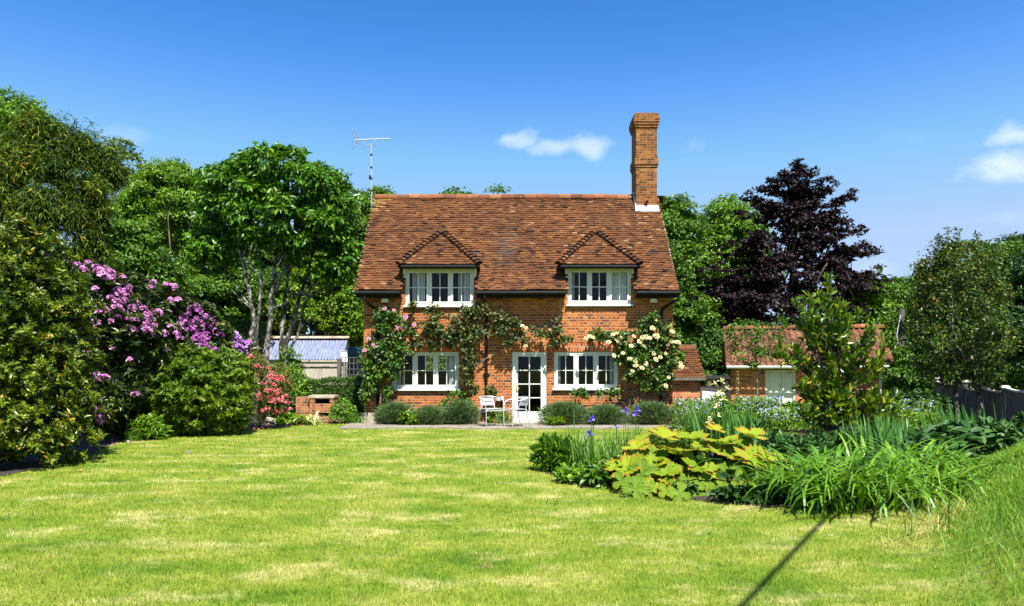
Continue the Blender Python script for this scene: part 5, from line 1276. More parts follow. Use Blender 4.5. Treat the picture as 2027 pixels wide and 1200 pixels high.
dirc = np.array((1.85, 2.93)); dirc = dirc / np.linalg.norm(dirc); H = 5.6; k = H / math.tan(SUN_EL); off = np.array((math.sin(SUN_AZ), -math.cos(SUN_AZ))) * k
g0 = np.array((2.45, 6.29)) + off
ca, cb = g0 - dirc * 9, g0 + dirc * 6.6
o = thing('overhead_cable', 'thick overhead cable strung between two poles outside the picture, its thin shadow crossing the lawn', 'cable', loc=(ca[0], ca[1], 0))
m = MB(); d3 = cb - ca; t = np.linspace(0, 1, 12); P = np.stack([d3[0] * t, d3[1] * t, np.full(12, H)], 1); m.tube(P, .026, 8); m.build('cable', M['black'], o)
for q in (np.zeros(2), d3):
    m = MB(); m.tube([(q[0], q[1], -.2), (q[0], q[1], H + .3)], [.12, .09], 10); m.build('pole', M['fence_wood'], o)

# ================================================================ GARDEN FURNITURE
def make_chair(label, loc, rz_):
    o = thing('garden_chair', label, 'chair', 'aluminium chairs on the patio', loc=loc); o.rotation_euler = (0, 0, rz_)
    # front is -y in chair space
    def tb(name, pts, r=.0135, n=8):
        m = MB(); P = np.array(pts, float); k = len(P); t = np.linspace(0, k - 1, (k - 1) * 4 + 1)
        # Catmull-Rom through the points
        def cr(i, u):
            p0, p1, p2, p3 = P[max(i - 1, 0)], P[i], P[min(i + 1, k - 1)], P[min(i + 2, k - 1)]
            return .5 * ((2 * p1) + (-p0 + p2) * u + (2 * p0 - 5 * p1 + 4 * p2 - p3) * u * u + (-p0 + 3 * p1 - 3 * p2 + p3) * u ** 3)
        Q = [cr(min(int(a), k - 2), a - min(int(a), k - 2)) for a in t]; m.tube(Q, r, n); return m.build(name, M['alu'], o, smooth=True)
    tb('arm_rail', [(-.245, -.22, .44), (-.27, -.20, .58), (-.275, -.12, .655), (-.275, .06, .69), (-.25, .20, .725), (-.15, .285, .745), (0, .30, .75), (.15, .285, .745), (.25, .20, .725), (.275, .06, .69), (.275, -.12, .655), (.27, -.20, .58), (.245, -.22, .44)])
    for s in (-1, 1):
        tb('leg', [(s * .245, -.22, .44), (s * .25, -.23, .22), (s * .255, -.25, .0)]); tb('leg', [(s * .235, .16, .44), (s * .24, .20, .22), (s * .25, .27, .0)])
        tb('back_upright', [(s * .19, .16, .43), (s * .19, .21, .58), (s * .18, .265, .735)], .011)
    for s in (-1, 1): tb('side_bar', [(s * .247, -.225, .385), (s * .243, -.02, .385), (s * .238, .172, .385)], .011)
    tb('front_bar', [(-.245, -.222, .40), (0, -.222, .40), (.245, -.222, .40)], .011)
    m = MB()
    for i in range(5): y = -.22 + i * .082; m.box(-.235, .235, y, y + .07, .436, .45)
    m.build('seat', M['alu'], o)
    for z in (.52, .625):
        m = MB(); u = np.linspace(-.185, .185, 9); yy = .20 + (z - .5) * .28 + .02 * (1 - (u / .185) ** 2)
        A = np.stack([u, yy, np.full(9, z)], 1); B = np.stack([u, yy + .024, np.full(9, z + .085)], 1); m.grid(np.stack([A, B])); m.grid(np.stack([B + (0, .012, 0), A + (0, .012, 0)])); m.grid(np.stack([A + (0, .012, 0), A])); m.grid(np.stack([B, B + (0, .012, 0)]))
        m.build('back_slat', M['alu'], o)
    return o
make_chair('silver aluminium armchair on the patio facing the lawn, left of the glazed door', (W(972, 0, 18.75)[0], 18.75, .036), R(28))
make_chair('silver aluminium armchair on the patio turned sideways in front of the glazed door', (W(1022, 0, 18.6)[0], 18.6, .036), R(-62))

# ================================================================ CLIMBING ROSES
YW = 19.72
def rose_bloom(mname, size, name, o):
    m = MB()
    for ring_, (n_, tilt, l) in enumerate(((5, .25, 1.0), (5, .7, .85), (4, 1.1, .65), (3, 1.35, .45))):
        for i in range(n_):
            a = 2 * math.pi * (i + .5 * ring_) / n_ + rng.normal(0, .1); d = np.array((math.cos(a) * math.cos(tilt), math.sin(a) * math.cos(tilt), math.sin(tilt))); nn = np.array((-math.cos(a) * math.sin(tilt), -math.sin(a) * math.sin(tilt), math.cos(tilt)))
            m.leaves(np.zeros((1, 3)), d[None], nn[None], size * l, size * l * .95, T_PETAL, np.array([rng.uniform(.5, 1) if ring_ < 2 else rng.uniform(0, .5)]))
    return m.build(name, M[mname], o)
def rose(name, label, lobes_px, n, per, leaf, stems, blooms, mname, size=.07, cr=.11, L=.085):
    lobes = [lobe(a, b, YW, c, d, .16) for a, b, c, d in lobes_px]; base = center_base(lobes); base[1] = YW + .1
    o = thing(name, label, 'climber', 'climbing roses on the house front', loc=tuple(base)); cen, out = clumps_on(lobes, n, .2, 1.1, back=.5, bottom=1)
    cen[:, 1] = np.minimum(cen[:, 1], 19.9); out = nrm(out * .4 + np.array((0, -1, .5)))
    mb = MB(); leaf_cloud(mb, cen, out, per, cr, L, L * .62, T=T_L6, flat=.9, up=.35, outw=.7, droop=.3)
    mb.v = [np.stack([a[:, 0], np.minimum(a[:, 1], 19.985), a[:, 2]], 1) - base for a in mb.v]; mb.build('foliage', M[leaf], o)
    t = MB()
    for r0, pts in stems:
        P = np.array([W(a, b, YW + .16) for a, b in pts]); P[:, 2] = np.maximum(P[:, 2], .0); k = len(P); m_ = np.linspace(0, k - 1, 5 * k); PP = np.stack([np.interp(m_, np.arange(k), P[:, i]) for i in range(3)], 1) + rng.normal(0, .012, (5 * k, 3)); PP[:, 1] = np.minimum(PP[:, 1], 19.95)
        t.tube(PP - base, np.linspace(r0, r0 * .4, 5 * k), 6)
    for i in rng.choice(len(cen), min(24, len(cen)), False):
        j = np.argsort(np.linalg.norm(cen - cen[i], axis=1))[min(6, len(cen) - 1)]; t.tube(np.array([cen[i], (cen[i] + cen[j]) / 2 + rng.normal(0, .03, 3), cen[j]]) - base, .006, 4)
    t.build('stems', M['rose_stem'], o)
    first = None
    for px, py in blooms:
        p = W(px, py, YW - .16 + rng.uniform(-.05, .05)) - base; rot = (R(rng.uniform(35, 85)), 0, R(rng.uniform(-35, 35))); s = rng.uniform(.75, 1.2)
        if first is None: first = rose_bloom(mname, size, 'bloom', o); first.location = p; first.rotation_euler = rot
        else: child(first, 'bloom', o, p, rot, s)
    return o
def zp(zx, zy, ox, s): return (ox + zx / s, 590 + zy / s)
pk = [zp(a, b, 690, 4.444) for a, b in ((318, 97), (397, 110), (470, 222), (430, 268), (455, 265), (577, 238), (505, 170), (215, 412), (210, 475), (142, 468), (175, 360))]
rose('climbing_rose', 'green climbing rose with a few pink blooms at the left corner of the house front',
     [(765, 622, 24, 20), (760, 650, 26, 22), (790, 640, 18, 10), (805, 655, 22, 14), (755, 685, 28, 22), (795, 690, 24, 14), (735, 705, 22, 22), (765, 715, 34, 26), (790, 700, 12, 22), (745, 738, 28, 20), (775, 735, 12, 18), (722, 715, 12, 16), (735, 770, 14, 16), (765, 775, 10, 22), (720, 785, 6, 16)], 250, 17, 'lf_rose',
     [(.02, [(752, 838), (752, 780), (756, 720), (762, 650), (770, 620)]), (.012, [(775, 800), (768, 770), (780, 720), (800, 680)]), (.01, [(785, 805), (765, 780)])], pk, 'p_pink', .062)
rose('climbing_rose', 'dark bronze-leaved climber around the top of the lower left window and the drainpipe',
     [(858, 620, 20, 16), (852, 645, 22, 22), (866, 665, 22, 22), (855, 682, 16, 14), (900, 640, 16, 22), (928, 625, 26, 18), (945, 610, 18, 14), (895, 670, 22, 20), (925, 660, 20, 22), (925, 690, 16, 22), (932, 715, 12, 22), (918, 725, 8, 20), (925, 748, 10, 16), (945, 660, 10, 16), (820, 605, 8, 8), (825, 680, 14, 8), (940, 770, 8, 12)], 210, 15, 'lf_rosedark',
     [(.028, [(935, 838), (928, 790), (932, 740), (936, 690), (926, 650)]), (.016, [(937, 735), (944, 700), (940, 660), (930, 640)]), (.014, [(930, 790), (936, 740), (950, 715), (975, 705)])], [], 'p_pink')
rose('climbing_rose', 'thin climber trained sideways between the central drainpipe and the glazed door top',
     [(990, 630, 22, 12), (1010, 640, 20, 20), (990, 655, 22, 16), (1025, 665, 18, 18), (1000, 672, 16, 16), (1060, 655, 12, 8), (1080, 660, 22, 10), (1105, 655, 12, 20), (1105, 680, 12, 10), (1125, 672, 12, 10), (1040, 680, 14, 8), (970, 772, 10, 6), (975, 783, 8, 8)], 110, 15, 'lf_rosedark',
     [(.016, [(948, 722), (962, 710), (985, 697), (1010, 688), (1040, 682), (1075, 668)]), (.01, [(1000, 690), (1000, 660), (990, 630)]), (.009, [(1075, 668), (1105, 662), (1130, 672)])],
     [zp(a, b, 690, 4.444) for a, b in ((1530, 250), (1560, 425), (1565, 265))] + [zp(48, 425, 1030, 4.444), zp(18, 250, 1030, 4.444)], 'p_cream', .06)
cr_ = [zp(a, b, 1030, 4.444) for a, b in ((580, 355), (610, 340), (640, 350), (815, 325), (845, 315), (845, 365), (860, 380), (890, 400), (775, 395), (880, 350), (995, 340), (1075, 350), (1105, 345), (1140, 355), (1180, 335), (1205, 345), (1050, 385), (1090, 425), (975, 425), (1330, 295), (1295, 415), (1330, 385), (1360, 390), (1385, 395), (1170, 490), (1185, 530), (1230, 525), (1275, 490), (965, 540), (1015, 560), (1015, 600), (1070, 620), (1105, 580), (990, 645), (985, 670), (905, 490), (820, 510), (1305, 700), (1275, 775), (1390, 545), (1410, 575), (1415, 605), (1190, 195), (1160, 265), (1345, 300), (1390, 560), (1060, 395), (1200, 330), (1165, 275), (1190, 545), (1020, 600), (1375, 400))]
rose('climbing_rose', 'vigorous climbing rose massed with cream blooms at the right corner of the house front',
     [(1180, 665, 16, 8), (1200, 666, 20, 9), (1228, 672, 12, 14), (1240, 695, 18, 16), (1275, 668, 32, 16), (1290, 640, 16, 14), (1296, 625, 12, 8), (1268, 650, 12, 12), (1275, 695, 36, 26), (1320, 668, 16, 16), (1335, 680, 12, 20), (1330, 710, 18, 22), (1262, 722, 30, 24), (1290, 735, 34, 26), (1325, 738, 14, 14), (1250, 745, 14, 18), (1285, 762, 22, 14), (1310, 760, 12, 14), (1228, 712, 10, 14), (1150, 778, 16, 8), (1185, 778, 10, 5), (1212, 776, 14, 6), (1315, 650, 8, 10), (1345, 705, 8, 20)], 340, 17, 'lf_rose',
     [(.02, [(1255, 838), (1256, 790), (1262, 740), (1272, 690)]), (.016, [(1262, 838), (1270, 790), (1290, 750), (1310, 700)]), (.014, [(1252, 820), (1235, 800), (1215, 790), (1180, 788), (1140, 786)]), (.012, [(1262, 800), (1285, 785), (1305, 775)]), (.011, [(1248, 836), (1245, 790), (1240, 740), (1230, 680), (1180, 667)])], cr_, 'p_cream', .07)
# ================================================================ BORDER PLANTS
def ribbons(mb, P, az, L, wd, lean, curl, seg=6, var=None, fold=.25):
    """strap leaves: rise from P leaning toward az, arching over by curl (radians along the blade)"""
    n = len(P); t = np.linspace(0, 1, seg + 1)
    th = lean[:, None] + curl[:, None] * t[None] ** 1.4          # angle from vertical
    dl = L[:, None] / seg
    hx = np.cumsum(np.sin(th) * dl, 1) - np.sin(th[:, :1]) * dl; hz = np.cumsum(np.cos(th) * dl, 1) - np.cos(th[:, :1]) * dl
    dx, dy = np.cos(az)[:, None], np.sin(az)[:, None]
    C_ = np.stack([P[:, 0:1] + hx * dx, P[:, 1:2] + hx * dy, P[:, 2:3] + hz], -1)
    C_[..., 2] = np.maximum(C_[..., 2], gh(C_[..., 0], C_[..., 1]) + .01)
    tw = rng.normal(0, .35, n); sx, sy = -np.sin(az + tw), np.cos(az + tw)
    w = wd[:, None] * np.minimum(1, .55 + 1.6 * t)[None] * (1 - t[None] ** 3.5)
    Lf = C_ + np.stack([sx[:, None] * w / 2, sy[:, None] * w / 2, np.zeros_like(w)], -1); Rt = C_ - np.stack([sx[:, None] * w / 2, sy[:, None] * w / 2, np.zeros_like(w)], -1)
    V = np.stack([Lf, Rt], 2).reshape(n, -1, 3); f = np.array([(2 * i, 2 * i + 1, 2 * i + 3, 2 * i + 2) for i in range(seg)])
    fa = (np.arange(n)[:, None, None] * (2 * (seg + 1)) + f[None]).reshape(-1, 4)
    var = rng.beta(2, 2, n) if var is None else var
    mb.add(V.reshape(-1, 3), fa, np.repeat(var, seg))
def strap_plant(name, label, cat, pts, n, leaf, L, wd, lean, curl, group=None, az=None, spread=.12, seg=6):
    pts = np.array(pts, float); c = pts.mean(0); base = np.array((c[0], c[1], float(gh(c[0], c[1]))))
    o = thing(name, label, cat, group, loc=tuple(base)); k = rng.integers(0, len(pts), n)
    xy = pts[k] + rng.normal(0, spread, (n, 2)); P = np.stack([xy[:, 0], xy[:, 1], gh(xy[:, 0], xy[:, 1])], 1)
    a = rng.uniform(0, 2 * np.pi, n) if az is None else rng.normal(az[0], az[1], n)
    mb = MB(); ribbons(mb, P, a, rng.uniform(*L, n), rng.uniform(*wd, n), rng.uniform(*lean, n), rng.uniform(*curl, n), seg)
    mb.v = [q - base for q in mb.v]; mb.build('leaves', M[leaf], o); return o, base
def mound(name, label, cat, x, y, rx, ry, h, n, per, cr, L, Wd, leaf, group=None, T=T_RH, **k):
    g0 = float(gh(x, y)); lobes = [(np.array((x, y, g0 + h * .42)), np.array((rx, ry, h * .6))), (np.array((x - rx * .45, y, g0 + h * .32)), np.array((rx * .6, ry * .8, h * .48))), (np.array((x + rx * .45, y, g0 + h * .34)), np.array((rx * .6, ry * .8, h * .46)))]
    return plant(name, label, cat, lobes, n, per, cr, L, Wd, leaf, group=group, crown='foliage', stem='stems', limbs=5, trunk_r=.015, ncore=n * 3, core_L=L * 1.4, T=T, base=(x, y, 0), **k) + (lobes,)

# lavender-like cushions along the house wall
GRP = 'grey-green cushion plants along the house wall'
for px0, px1, top, y, lab in ((745, 822, 797, 19.45, 'leftmost grey-green cushion plant under the lower left window'), (818, 884, 806, 19.35, 'middle and lowest grey-green cushion plant under the lower left window'), (872, 948, 792, 19.4, 'dark green cushion plant between the lower left window and the left chair'),
                              (1066, 1166, 795, 19.3, 'bushy grey-green cushion plant just right of the glazed door'), (1158, 1240, 803, 19.35, 'grey-green cushion plant under the lower right window'), (1242, 1336, 796, 19.3, 'rounded grey-green cushion plant at the foot of the cream rose')):
    x0, x1 = W(px0, 0, y)[0], W(px1, 0, y)[0]; h = W(0, top, y)[2]; cx = (x0 + x1) / 2; rx = (x1 - x0) / 2
    o = thing('cushion_plant', lab, 'plant', GRP, loc=(cx, y, 0)); n = 6500; mb = MB()
    u = rng.normal(0, .42, n).clip(-1, 1); v = rng.normal(0, .4, n).clip(-1, 1); P = np.stack([u * rx * .75, v * .38, np.full(n, .02)], 1)
    prof = np.sqrt(np.clip(1 - u ** 2, 0, 1)) * .75 + .25
    lay = rng.random(n) ** .6; P[:, 2] = lay * h * .82 * prof; D = np.stack([u * .9, v * .7 - .15, .75 + 0 * u], 1) + rng.normal(0, .42, (n, 3)); P[:, 0] += D[:, 0] * .2 * lay * rx; P[:, 1] += D[:, 1] * .12 * lay
    mb.leaves(P, D, sphere(n) + (0, -.5, .4), rng.uniform(.06, .24, n), rng.uniform(.010, .020, n), T_RH); mb.build('foliage', M['lf_lav'], o)
mound('low_plant', 'light green leafy sprig growing through the first cushion plants by the lower left window', 'plant', W(808, 0, 19.1)[0], 19.1, .22, .15, .4, 26, 14, .08, .09, .04, 'lf_lime', T=T_L6)
mound('low_plant', 'light green leafy sprig in front of the cushion plant just right of the glazed door', 'plant', W(1100, 0, 18.95)[0], 18.95, .22, .15, .3, 22, 14, .08, .1, .035, 'lf_lime', T=T_L6)
strap_plant('iris_leaves', 'small tuft of green blades between the two chairs', 'plant', [(W(1008, 0, 19.6)[0], 19.6), (W(995, 0, 19.5)[0], 19.5)], 40, 'lf_iris', (.2, .45), (.02, .035), (.05, .4), (.1, .5), spread=.07)
mound('low_plant', 'yellowish leafy plant behind the chairs at the foot of the wall', 'plant', W(985, 0, 19.7)[0], 19.7, .22, .12, .42, 26, 14, .08, .07, .05, 'lf_lime', T=T_L6)
mound('shrub', 'leafy rose-like bush under the bronze climber, left of the chairs', 'shrub', W(905, 0, 19.7)[0], 19.7, .45, .15, .95, 60, 16, .12, .07, .045, 'lf_mid', T=T_L6)

# left border: hosta-like striped plant, ground plants, ferns
strap_plant('striped_plant', 'pale striped strap-leaved plant flopping in front of the brick barbecue', 'plant', [(W(605, 0, 19.6)[0], 19.6), (W(618, 0, 19.5)[0], 19.5), (W(598, 0, 19.6)[0], 19.6)], 70, 'lf_var', (.35, .75), (.035, .06), (.3, .9), (.9, 1.9), spread=.08)
mound('low_plant', 'light green plant at the lawn edge left of the striped plant', 'plant', W(573, 0, 19.5)[0], 19.5, .3, .2, .3, 30, 16, .09, .1, .05, 'lf_lime', T=T_L6)
mound('low_plant', 'feathery light green plant between the barbecue and the house corner', 'plant', W(680, 0, 19.9)[0], 19.9, .33, .25, .62, 60, 20, .1, .07, .03, 'lf_bright', T=T_L6)
strap_plant('yellow_flower_plant', 'clump of green blades with a few yellow flowers by the house corner', 'plant', [(W(700, 0, 19.8)[0], 19.8), (W(712, 0, 19.7)[0], 19.7)], 80, 'lf_sib', (.25, .5), (.012, .03), (.1, .6), (.2, .9), spread=.14)
mound('shrub', 'dark leafy ground plants in the shade left of the barbecue', 'shrub', W(572, 0, 21.5)[0], 21.5, .75, .5, .8, 90, 18, .14, .1, .06, 'lf_dark', T=T_L6)
mound('shrub', 'bright leafy shrub under the board fence beside the azalea', 'shrub', W(575, 0, 22.5)[0], 22.5, .55, .45, 1.45, 110, 22, .16, .1, .05, 'lf_bright', T=T_L6)
mound('shrub', 'tall thin leafy shrub against the pale-stemmed tree by the shed', 'shrub', W(572, 0, 25.5)[0], 25.5, .5, .4, 2.2, 110, 22, .2, .11, .06, 'lf_mid', T=T_L6)
mound('fern', 'light green fern in the gap between the rhododendron and the rounded shrub', 'fern', W(295, 0, 15.6)[0], 15.6, .32, .25, .5, 40, 16, .12, .12, .03, 'lf_bright', T=T_L6)
strap_plant('grass_clump', 'thin grassy tuft at the lawn edge beside the fern', 'grass', [(W(272, 0, 15.4)[0], 15.4)], 60, 'lf_sib', (.3, .6), (.01, .018), (.1, .8), (.3, 1.0), spread=.12)

# right border ------------------------------------------------------------
# rodgersia: palmate bronze-edged leaves on stalks
def rod_leaflet():
    nu, nv = 8, 9; V = []; E = []
    for i in range(nu):
        t = i / (nu - 1); wd = (.07 + .50 * t ** .9) * (1 if t < .84 else 1 - (t - .84) * 2.0)
        for j in range(nv):
            s = (j - 4) / 4; tip = (.11 * (1 if j % 2 == 0 else -.7) + .12 * (1 - s * s)) * max(0, (t - .7) / .3); ser = (.05 * (1 if i % 2 else -1)) * (abs(s) > .95) * (t > .3)
            V.append((t + tip * .9 - .10 * abs(s) * t, s * (wd + ser), -.10 * (1 - abs(s)) * math.sin(t * 3.0) + .03 * math.cos(s * 9) * t - .26 * t ** 2.8)); E.append(max(.10, abs(s) * .45 + t ** 2 * .62))
    f = [(i * nv + j, i * nv + j + 1, (i + 1) * nv + j + 1, (i + 1) * nv + j) for i in range(nu - 1) for j in range(nv - 1)]
    return (V, f), np.array(E)
RT, RE = rod_leaflet()
c0 = W(1372, 925, 9.6); o = thing('rodgersia', 'large clump of bold toothed yellow-green leaves with bronze edges at the front of the border', 'plant', loc=(c0[0], 9.6, 0)); b = np.array(o.location)
LV = [(500, 175, 130, 'f', .95), (690, 185, 125, 'f', .6), (880, 120, 75, 'f', 1), (925, 225, 130, 'f', .55), (1130, 165, 120, 'f', .8), (1090, 240, 110, 'f', .2), (300, 255, 115, 'f', .85), (600, 300, 185, 'f', .66), (985, 325, 170, 'f', .62), (1215, 390, 190, 'f', .68),
      (420, 330, 125, 'f', .25), (265, 340, 90, 'r', .1), (235, 410, 150, 'f', .72), (440, 370, 90, 'f', .55), (740, 370, 130, 'f', .4), (660, 400, 100, 'r', .15), (845, 470, 135, 'f', .7), (520, 440, 120, 'f', .4), (1080, 420, 125, 'f', .35), (340, 440, 110, 'r', .1),
      (610, 490, 90, 'r', .75), (480, 520, 120, 'f', .3), (1130, 490, 95, 'r', .5), (440, 600, 110, 'r', .7), (560, 560, 85, 'r', .3), (830, 580, 130, 'r', .28), (720, 600, 80, 'r', .2), (930, 600, 85, 'r', .25), (1080, 600, 95, 'f', .3), (1140, 660, 100, 'r', .35), (290, 570, 100, 'r', .15), (390, 610, 70, 'r', .25),
      (1290, 340, 110, 'f', .7), (800, 270, 110, 'f', .45), (380, 200, 90, 'f', .5), (620, 640, 85, 'r', .2), (520, 650, 70, 'r', .3), (1010, 670, 75, 'r', .25), (1010, 480, 90, 'r', .1), (700, 500, 80, 'r', .08), (190, 500, 80, 'r', .1), (950, 420, 80, 'r', .1), (1240, 520, 90, 'r', .15)]
st = MB()
for zx, zy, zr, kd, va in LV:
    px, py = 1180 + zx / 3.734, 820 + zy / 3.734; t = (py - 840) / 160; y = 10.1 - 1.5 * t + rng.normal(0, .05); p = W(px, py, y); p[2] = max(p[2], .10); sz = zr / 3.734 * y / F
    tv = np.array((p[0] - c0[0], -.25, 0)) * (.3, 1, 1) + ((0, 0, 1.0) if kd == 'f' else (0, -.75, .75)); tiltv = nrm(tv + rng.normal(0, .14, 3)); a0 = rng.uniform(0, 6.3); nl = 5 if kd == 'f' else int(rng.integers(4, 6)); mb = MB()
    e1 = nrm(np.cross(tiltv, (0.3, 1, .1))); e2 = np.cross(tiltv, e1)
    for j in range(nl):
        a = a0 + 2 * math.pi * j / nl + rng.normal(0, .12); d = e1 * math.cos(a) + e2 * math.sin(a); d2 = nrm(d + tiltv * (rng.uniform(.45, .8) if kd == 'f' else rng.uniform(.0, .35))); nn = nrm(tiltv - d2 * (tiltv @ d2))
        s_ = sz * rng.uniform(.85, 1.12); mb.leaves((p - b)[None], d2[None], nn[None], s_, s_ * .95, RT, np.array([np.clip(va * .86 + rng.normal(0, .06), 0, 1)]), RE)
    mb.build('leaf', M['rodg'], o, smooth=False)
    g = np.array((c0[0] + (p[0] - c0[0]) * .55, 9.6 + (p[1] - 9.6) * .55, 0)); st.tube(np.array([g, (g + p) / 2 + (p - g) * (.08, .08, .1), p]) - b, [.012, .009, .007], 6)
st.build('stalks', M['lf_sib'], o)
mb = MB()
lob = [(np.array((c0[0], 9.75, .18)), np.array((.98, .55, .24))), (np.array((c0[0] + .35, 9.2, .1)), np.array((.55, .4, .16)))]
cen, out = clumps_on(lob, 110, .5, 1.0); leaf_cloud(mb, cen, out, 7, .12, .14, .09, T=T_L6); mb.v = [a - b for a in mb.v]; mb.build('lower_leaves', M['lf_dark'], o)

# daylily mound
cx = [(W(1600, 0, 8.4)[0], 8.45), (W(1660, 0, 8.2)[0], 8.25), (W(1720, 0, 8.3)[0], 8.4), (W(1780, 0, 8.6)[0], 8.7), (W(1600, 0, 9)[0], 9.0), (W(1680, 0, 9)[0], 9.0), (W(1760, 0, 9.2)[0], 9.2), (W(1820, 0, 9.2)[0], 9.3), (W(1640, 0, 9.6)[0], 9.6), (W(1720, 0, 9.6)[0], 9.7), (W(1800, 0, 9.8)[0], 9.9), (W(1570, 0, 8.9)[0], 8.9), (W(1845, 0, 9.8)[0], 9.9)]
strap_plant('daylily_clump', 'wide mound of arching bright green daylily leaves at the front right of the border', 'plant', [(x - .03, y - .3) for x, y in cx], 1250, 'lf_day', (.6, 1.2), (.024, .044), (.05, .55), (1.5, 2.7), spread=.20, seg=9)
# grassy irises at the left end of the border, with violet flowers on stalks
gx = [(W(p, 0, y)[0], y) for p, y in ((1135, 11.0), (1150, 10.7), (1170, 10.5), (1190, 10.9), (1120, 11.3), (1210, 10.4), (1160, 11.3), (1230, 11.2), (1255, 11.6))]
o, b = strap_plant('iris_clump', 'tall thin grassy iris clump with violet flowers at the left tip of the border', 'plant', gx, 620, 'lf_sib', (.35, .78), (.008, .016), (.0, .35), (.1, .8), spread=.10)
def iris_flower(o, name='flower'):
    m = MB()
    for i in range(3):
        a = 2 * math.pi * i / 3; d = np.array((math.cos(a), math.sin(a), -.35)); m.leaves(np.zeros((1, 3)), d[None], np.array((0, 0, 1.))[None], .075, .055, T_PETAL, rng.random(1)); d = np.array((math.cos(a + 1.05) * .45, math.sin(a + 1.05) * .45, 1.)); m.leaves(np.zeros((1, 3)), d[None], np.array((math.cos(a + 1.05), math.sin(a + 1.05), -.4))[None], .065, .035, T_PETAL, rng.random(1))
    return m.build(name, M['p_iris'], o)
ff = None; st = MB()
for px, py, y in ((1170, 832, 10.9), (1168, 860, 10.8), (1238, 815, 11.2), (1263, 812, 11.3), (1136, 812, 11.0), (1258, 820, 11.25), (1220, 845, 10.9), (1174, 829, 10.95)):
    p = W(px, py, y); st.tube(np.array([(p[0] + rng.normal(0, .03), y + .1, 0), (p[0] + .01, y, p[2] * .5), p]) - b, .006, 5)
    if (px, py) == (1136, 812): continue
    if ff is None: ff = iris_flower(o); ff.location = p - b
    else: child(ff, 'flower', o, p - b, (rng.normal(0, .2), 0, rng.uniform(0, 6)), rng.uniform(.85, 1.15))
st.build('flower_stalks', M['lf_sib'], o)
mound('leafy_plant', 'dark pointed-leaved low plant at the very tip of the border beside the lawn', 'plant', W(1105, 0, 11.0)[0], 11.1, .32, .3, .45, 60, 18, .1, .12, .035, 'lf_mid', T=T_L6, vertical=.6)
mound('leafy_plant', 'low light green plants spilling over the border edge below the grassy iris', 'plant', W(1175, 0, 9.9)[0], 10.0, .5, .25, .22, 50, 16, .09, .08, .055, 'lf_bright', T=T_L6)
mound('leafy_plant', 'dark leafy undergrowth between the grassy iris and the bronze-edged clump', 'plant', W(1225, 0, 9.6)[0], 9.7, .4, .3, .35, 60, 16, .1, .11, .05, 'lf_mid', T=T_L6)
mound('leafy_plant', 'green leafy plant behind the bronze-edged clump beside the daylily mound', 'plant', W(1550, 0, 10.6)[0], 10.7, .6, .45, .5, 90, 18, .12, .15, .06, 'lf_blue', T=T_L6)
mound('leafy_plant', 'low dark leaves along the lawn edge between the bronze-edged clump and the daylily mound', 'plant', 2.75, 8.42, .42, .16, .15, 50, 14, .07, .09, .045, 'lf_dark', T=T_L6)
mound('leafy_plant', 'low dark leaves along the lawn edge below the bronze-edged clump', 'plant', 2.0, 8.95, .4, .14, .12, 40, 12, .06, .08, .045, 'lf_dark', T=T_L6)
# iris sword leaves
def iris(label, pts, n, L, az, flowers=(), fm='p_paleyellow'):
    o, b = strap_plant('iris_plant', label, 'plant', pts, n, 'lf_iris', L, (.03, .05), (.0, .38), (.0, .18), spread=.16, az=az, seg=4); st = MB(); ff = None
    for px, py, y in flowers:
        p = W(px, py, y); st.tube(np.array([(p[0], y, 0), (p[0] + .02, y, p[2] * .6), p]) - b, .009, 5)
        if ff is None: ff = iris_flower(o); ff.data.materials[0] = M[fm]; ff.location = p - b; ff.scale = (1.25,) * 3
        else: child(ff, 'flower', o, p - b, (rng.normal(0, .3), 0, rng.uniform(0, 6)), 1.25)
    if flowers: st.build('flower_stalks', M['lf_iris'], o)
iris('sword-leaved iris with pale yellow flowers behind the bronze-edged clump', [(W(p, 0, y)[0], y) for p, y in ((1390, 14.5), (1410, 14.3), (1430, 14.6), (1370, 14.8), (1450, 14.2))], 130, (.6, 1.0), (2.4, .5), [(1418, 805, 14), (1422, 822, 14), (1408, 824, 14.1), (1432, 790, 14.1), (1425, 778, 14.2), (1415, 760, 14.4), (1405, 835, 13.8), (1440, 770, 14.2), (1428, 755, 14.4)])
iris('sword-leaved iris left of the evergreen sapling behind the strip of lawn', [(W(p, 0, y)[0], y) for p, y in ((1465, 14.0), (1478, 14.2), (1490, 13.9))], 70, (.5, .95), (1.5, .8))
iris('small fan of broad sword leaves standing alone before the strip of lawn', [(W(1525, 0, 12.0)[0], 12.0), (W(1507, 0, 12.1)[0], 12.1)], 26, (.35, .62), (1.5, 1.0))
iris('dense sword-leaved iris stand in front of the timber fence', [(W(p, 0, y)[0], y) for p, y in ((1875, 13.4), (1895, 13.2), (1915, 13.4), (1935, 13.3), (1860, 13.7), (1950, 13.6))], 150, (.55, .98), (2.5, .5))
iris('sword-leaved iris between the evergreen sapling and the daylily mound', [(W(p, 0, y)[0], y) for p, y in ((1740, 12.0), (1760, 11.8), (1780, 12.2), (1720, 12.3), (1795, 12.4))], 130, (.5, .85), (1.2, .8))
# broad-leaved glossy clump by the fence
mound('broad_leaved_plant', 'broad glossy dark green leaves below the timber fence at the right edge', 'plant', W(1925, 0, 11.6)[0], 11.6, .95, .5, .62, 90, 9, .14, .22, .085, 'lf_blue', T=T_L6, rnd=.5)
mound('broad_leaved_plant', 'dark leafy clump in the shade at the far right edge under the fence', 'plant', W(2015, 0, 11.8)[0], 11.8, .5, .5, .5, 50, 10, .14, .17, .07, 'lf_dark', T=T_L6)
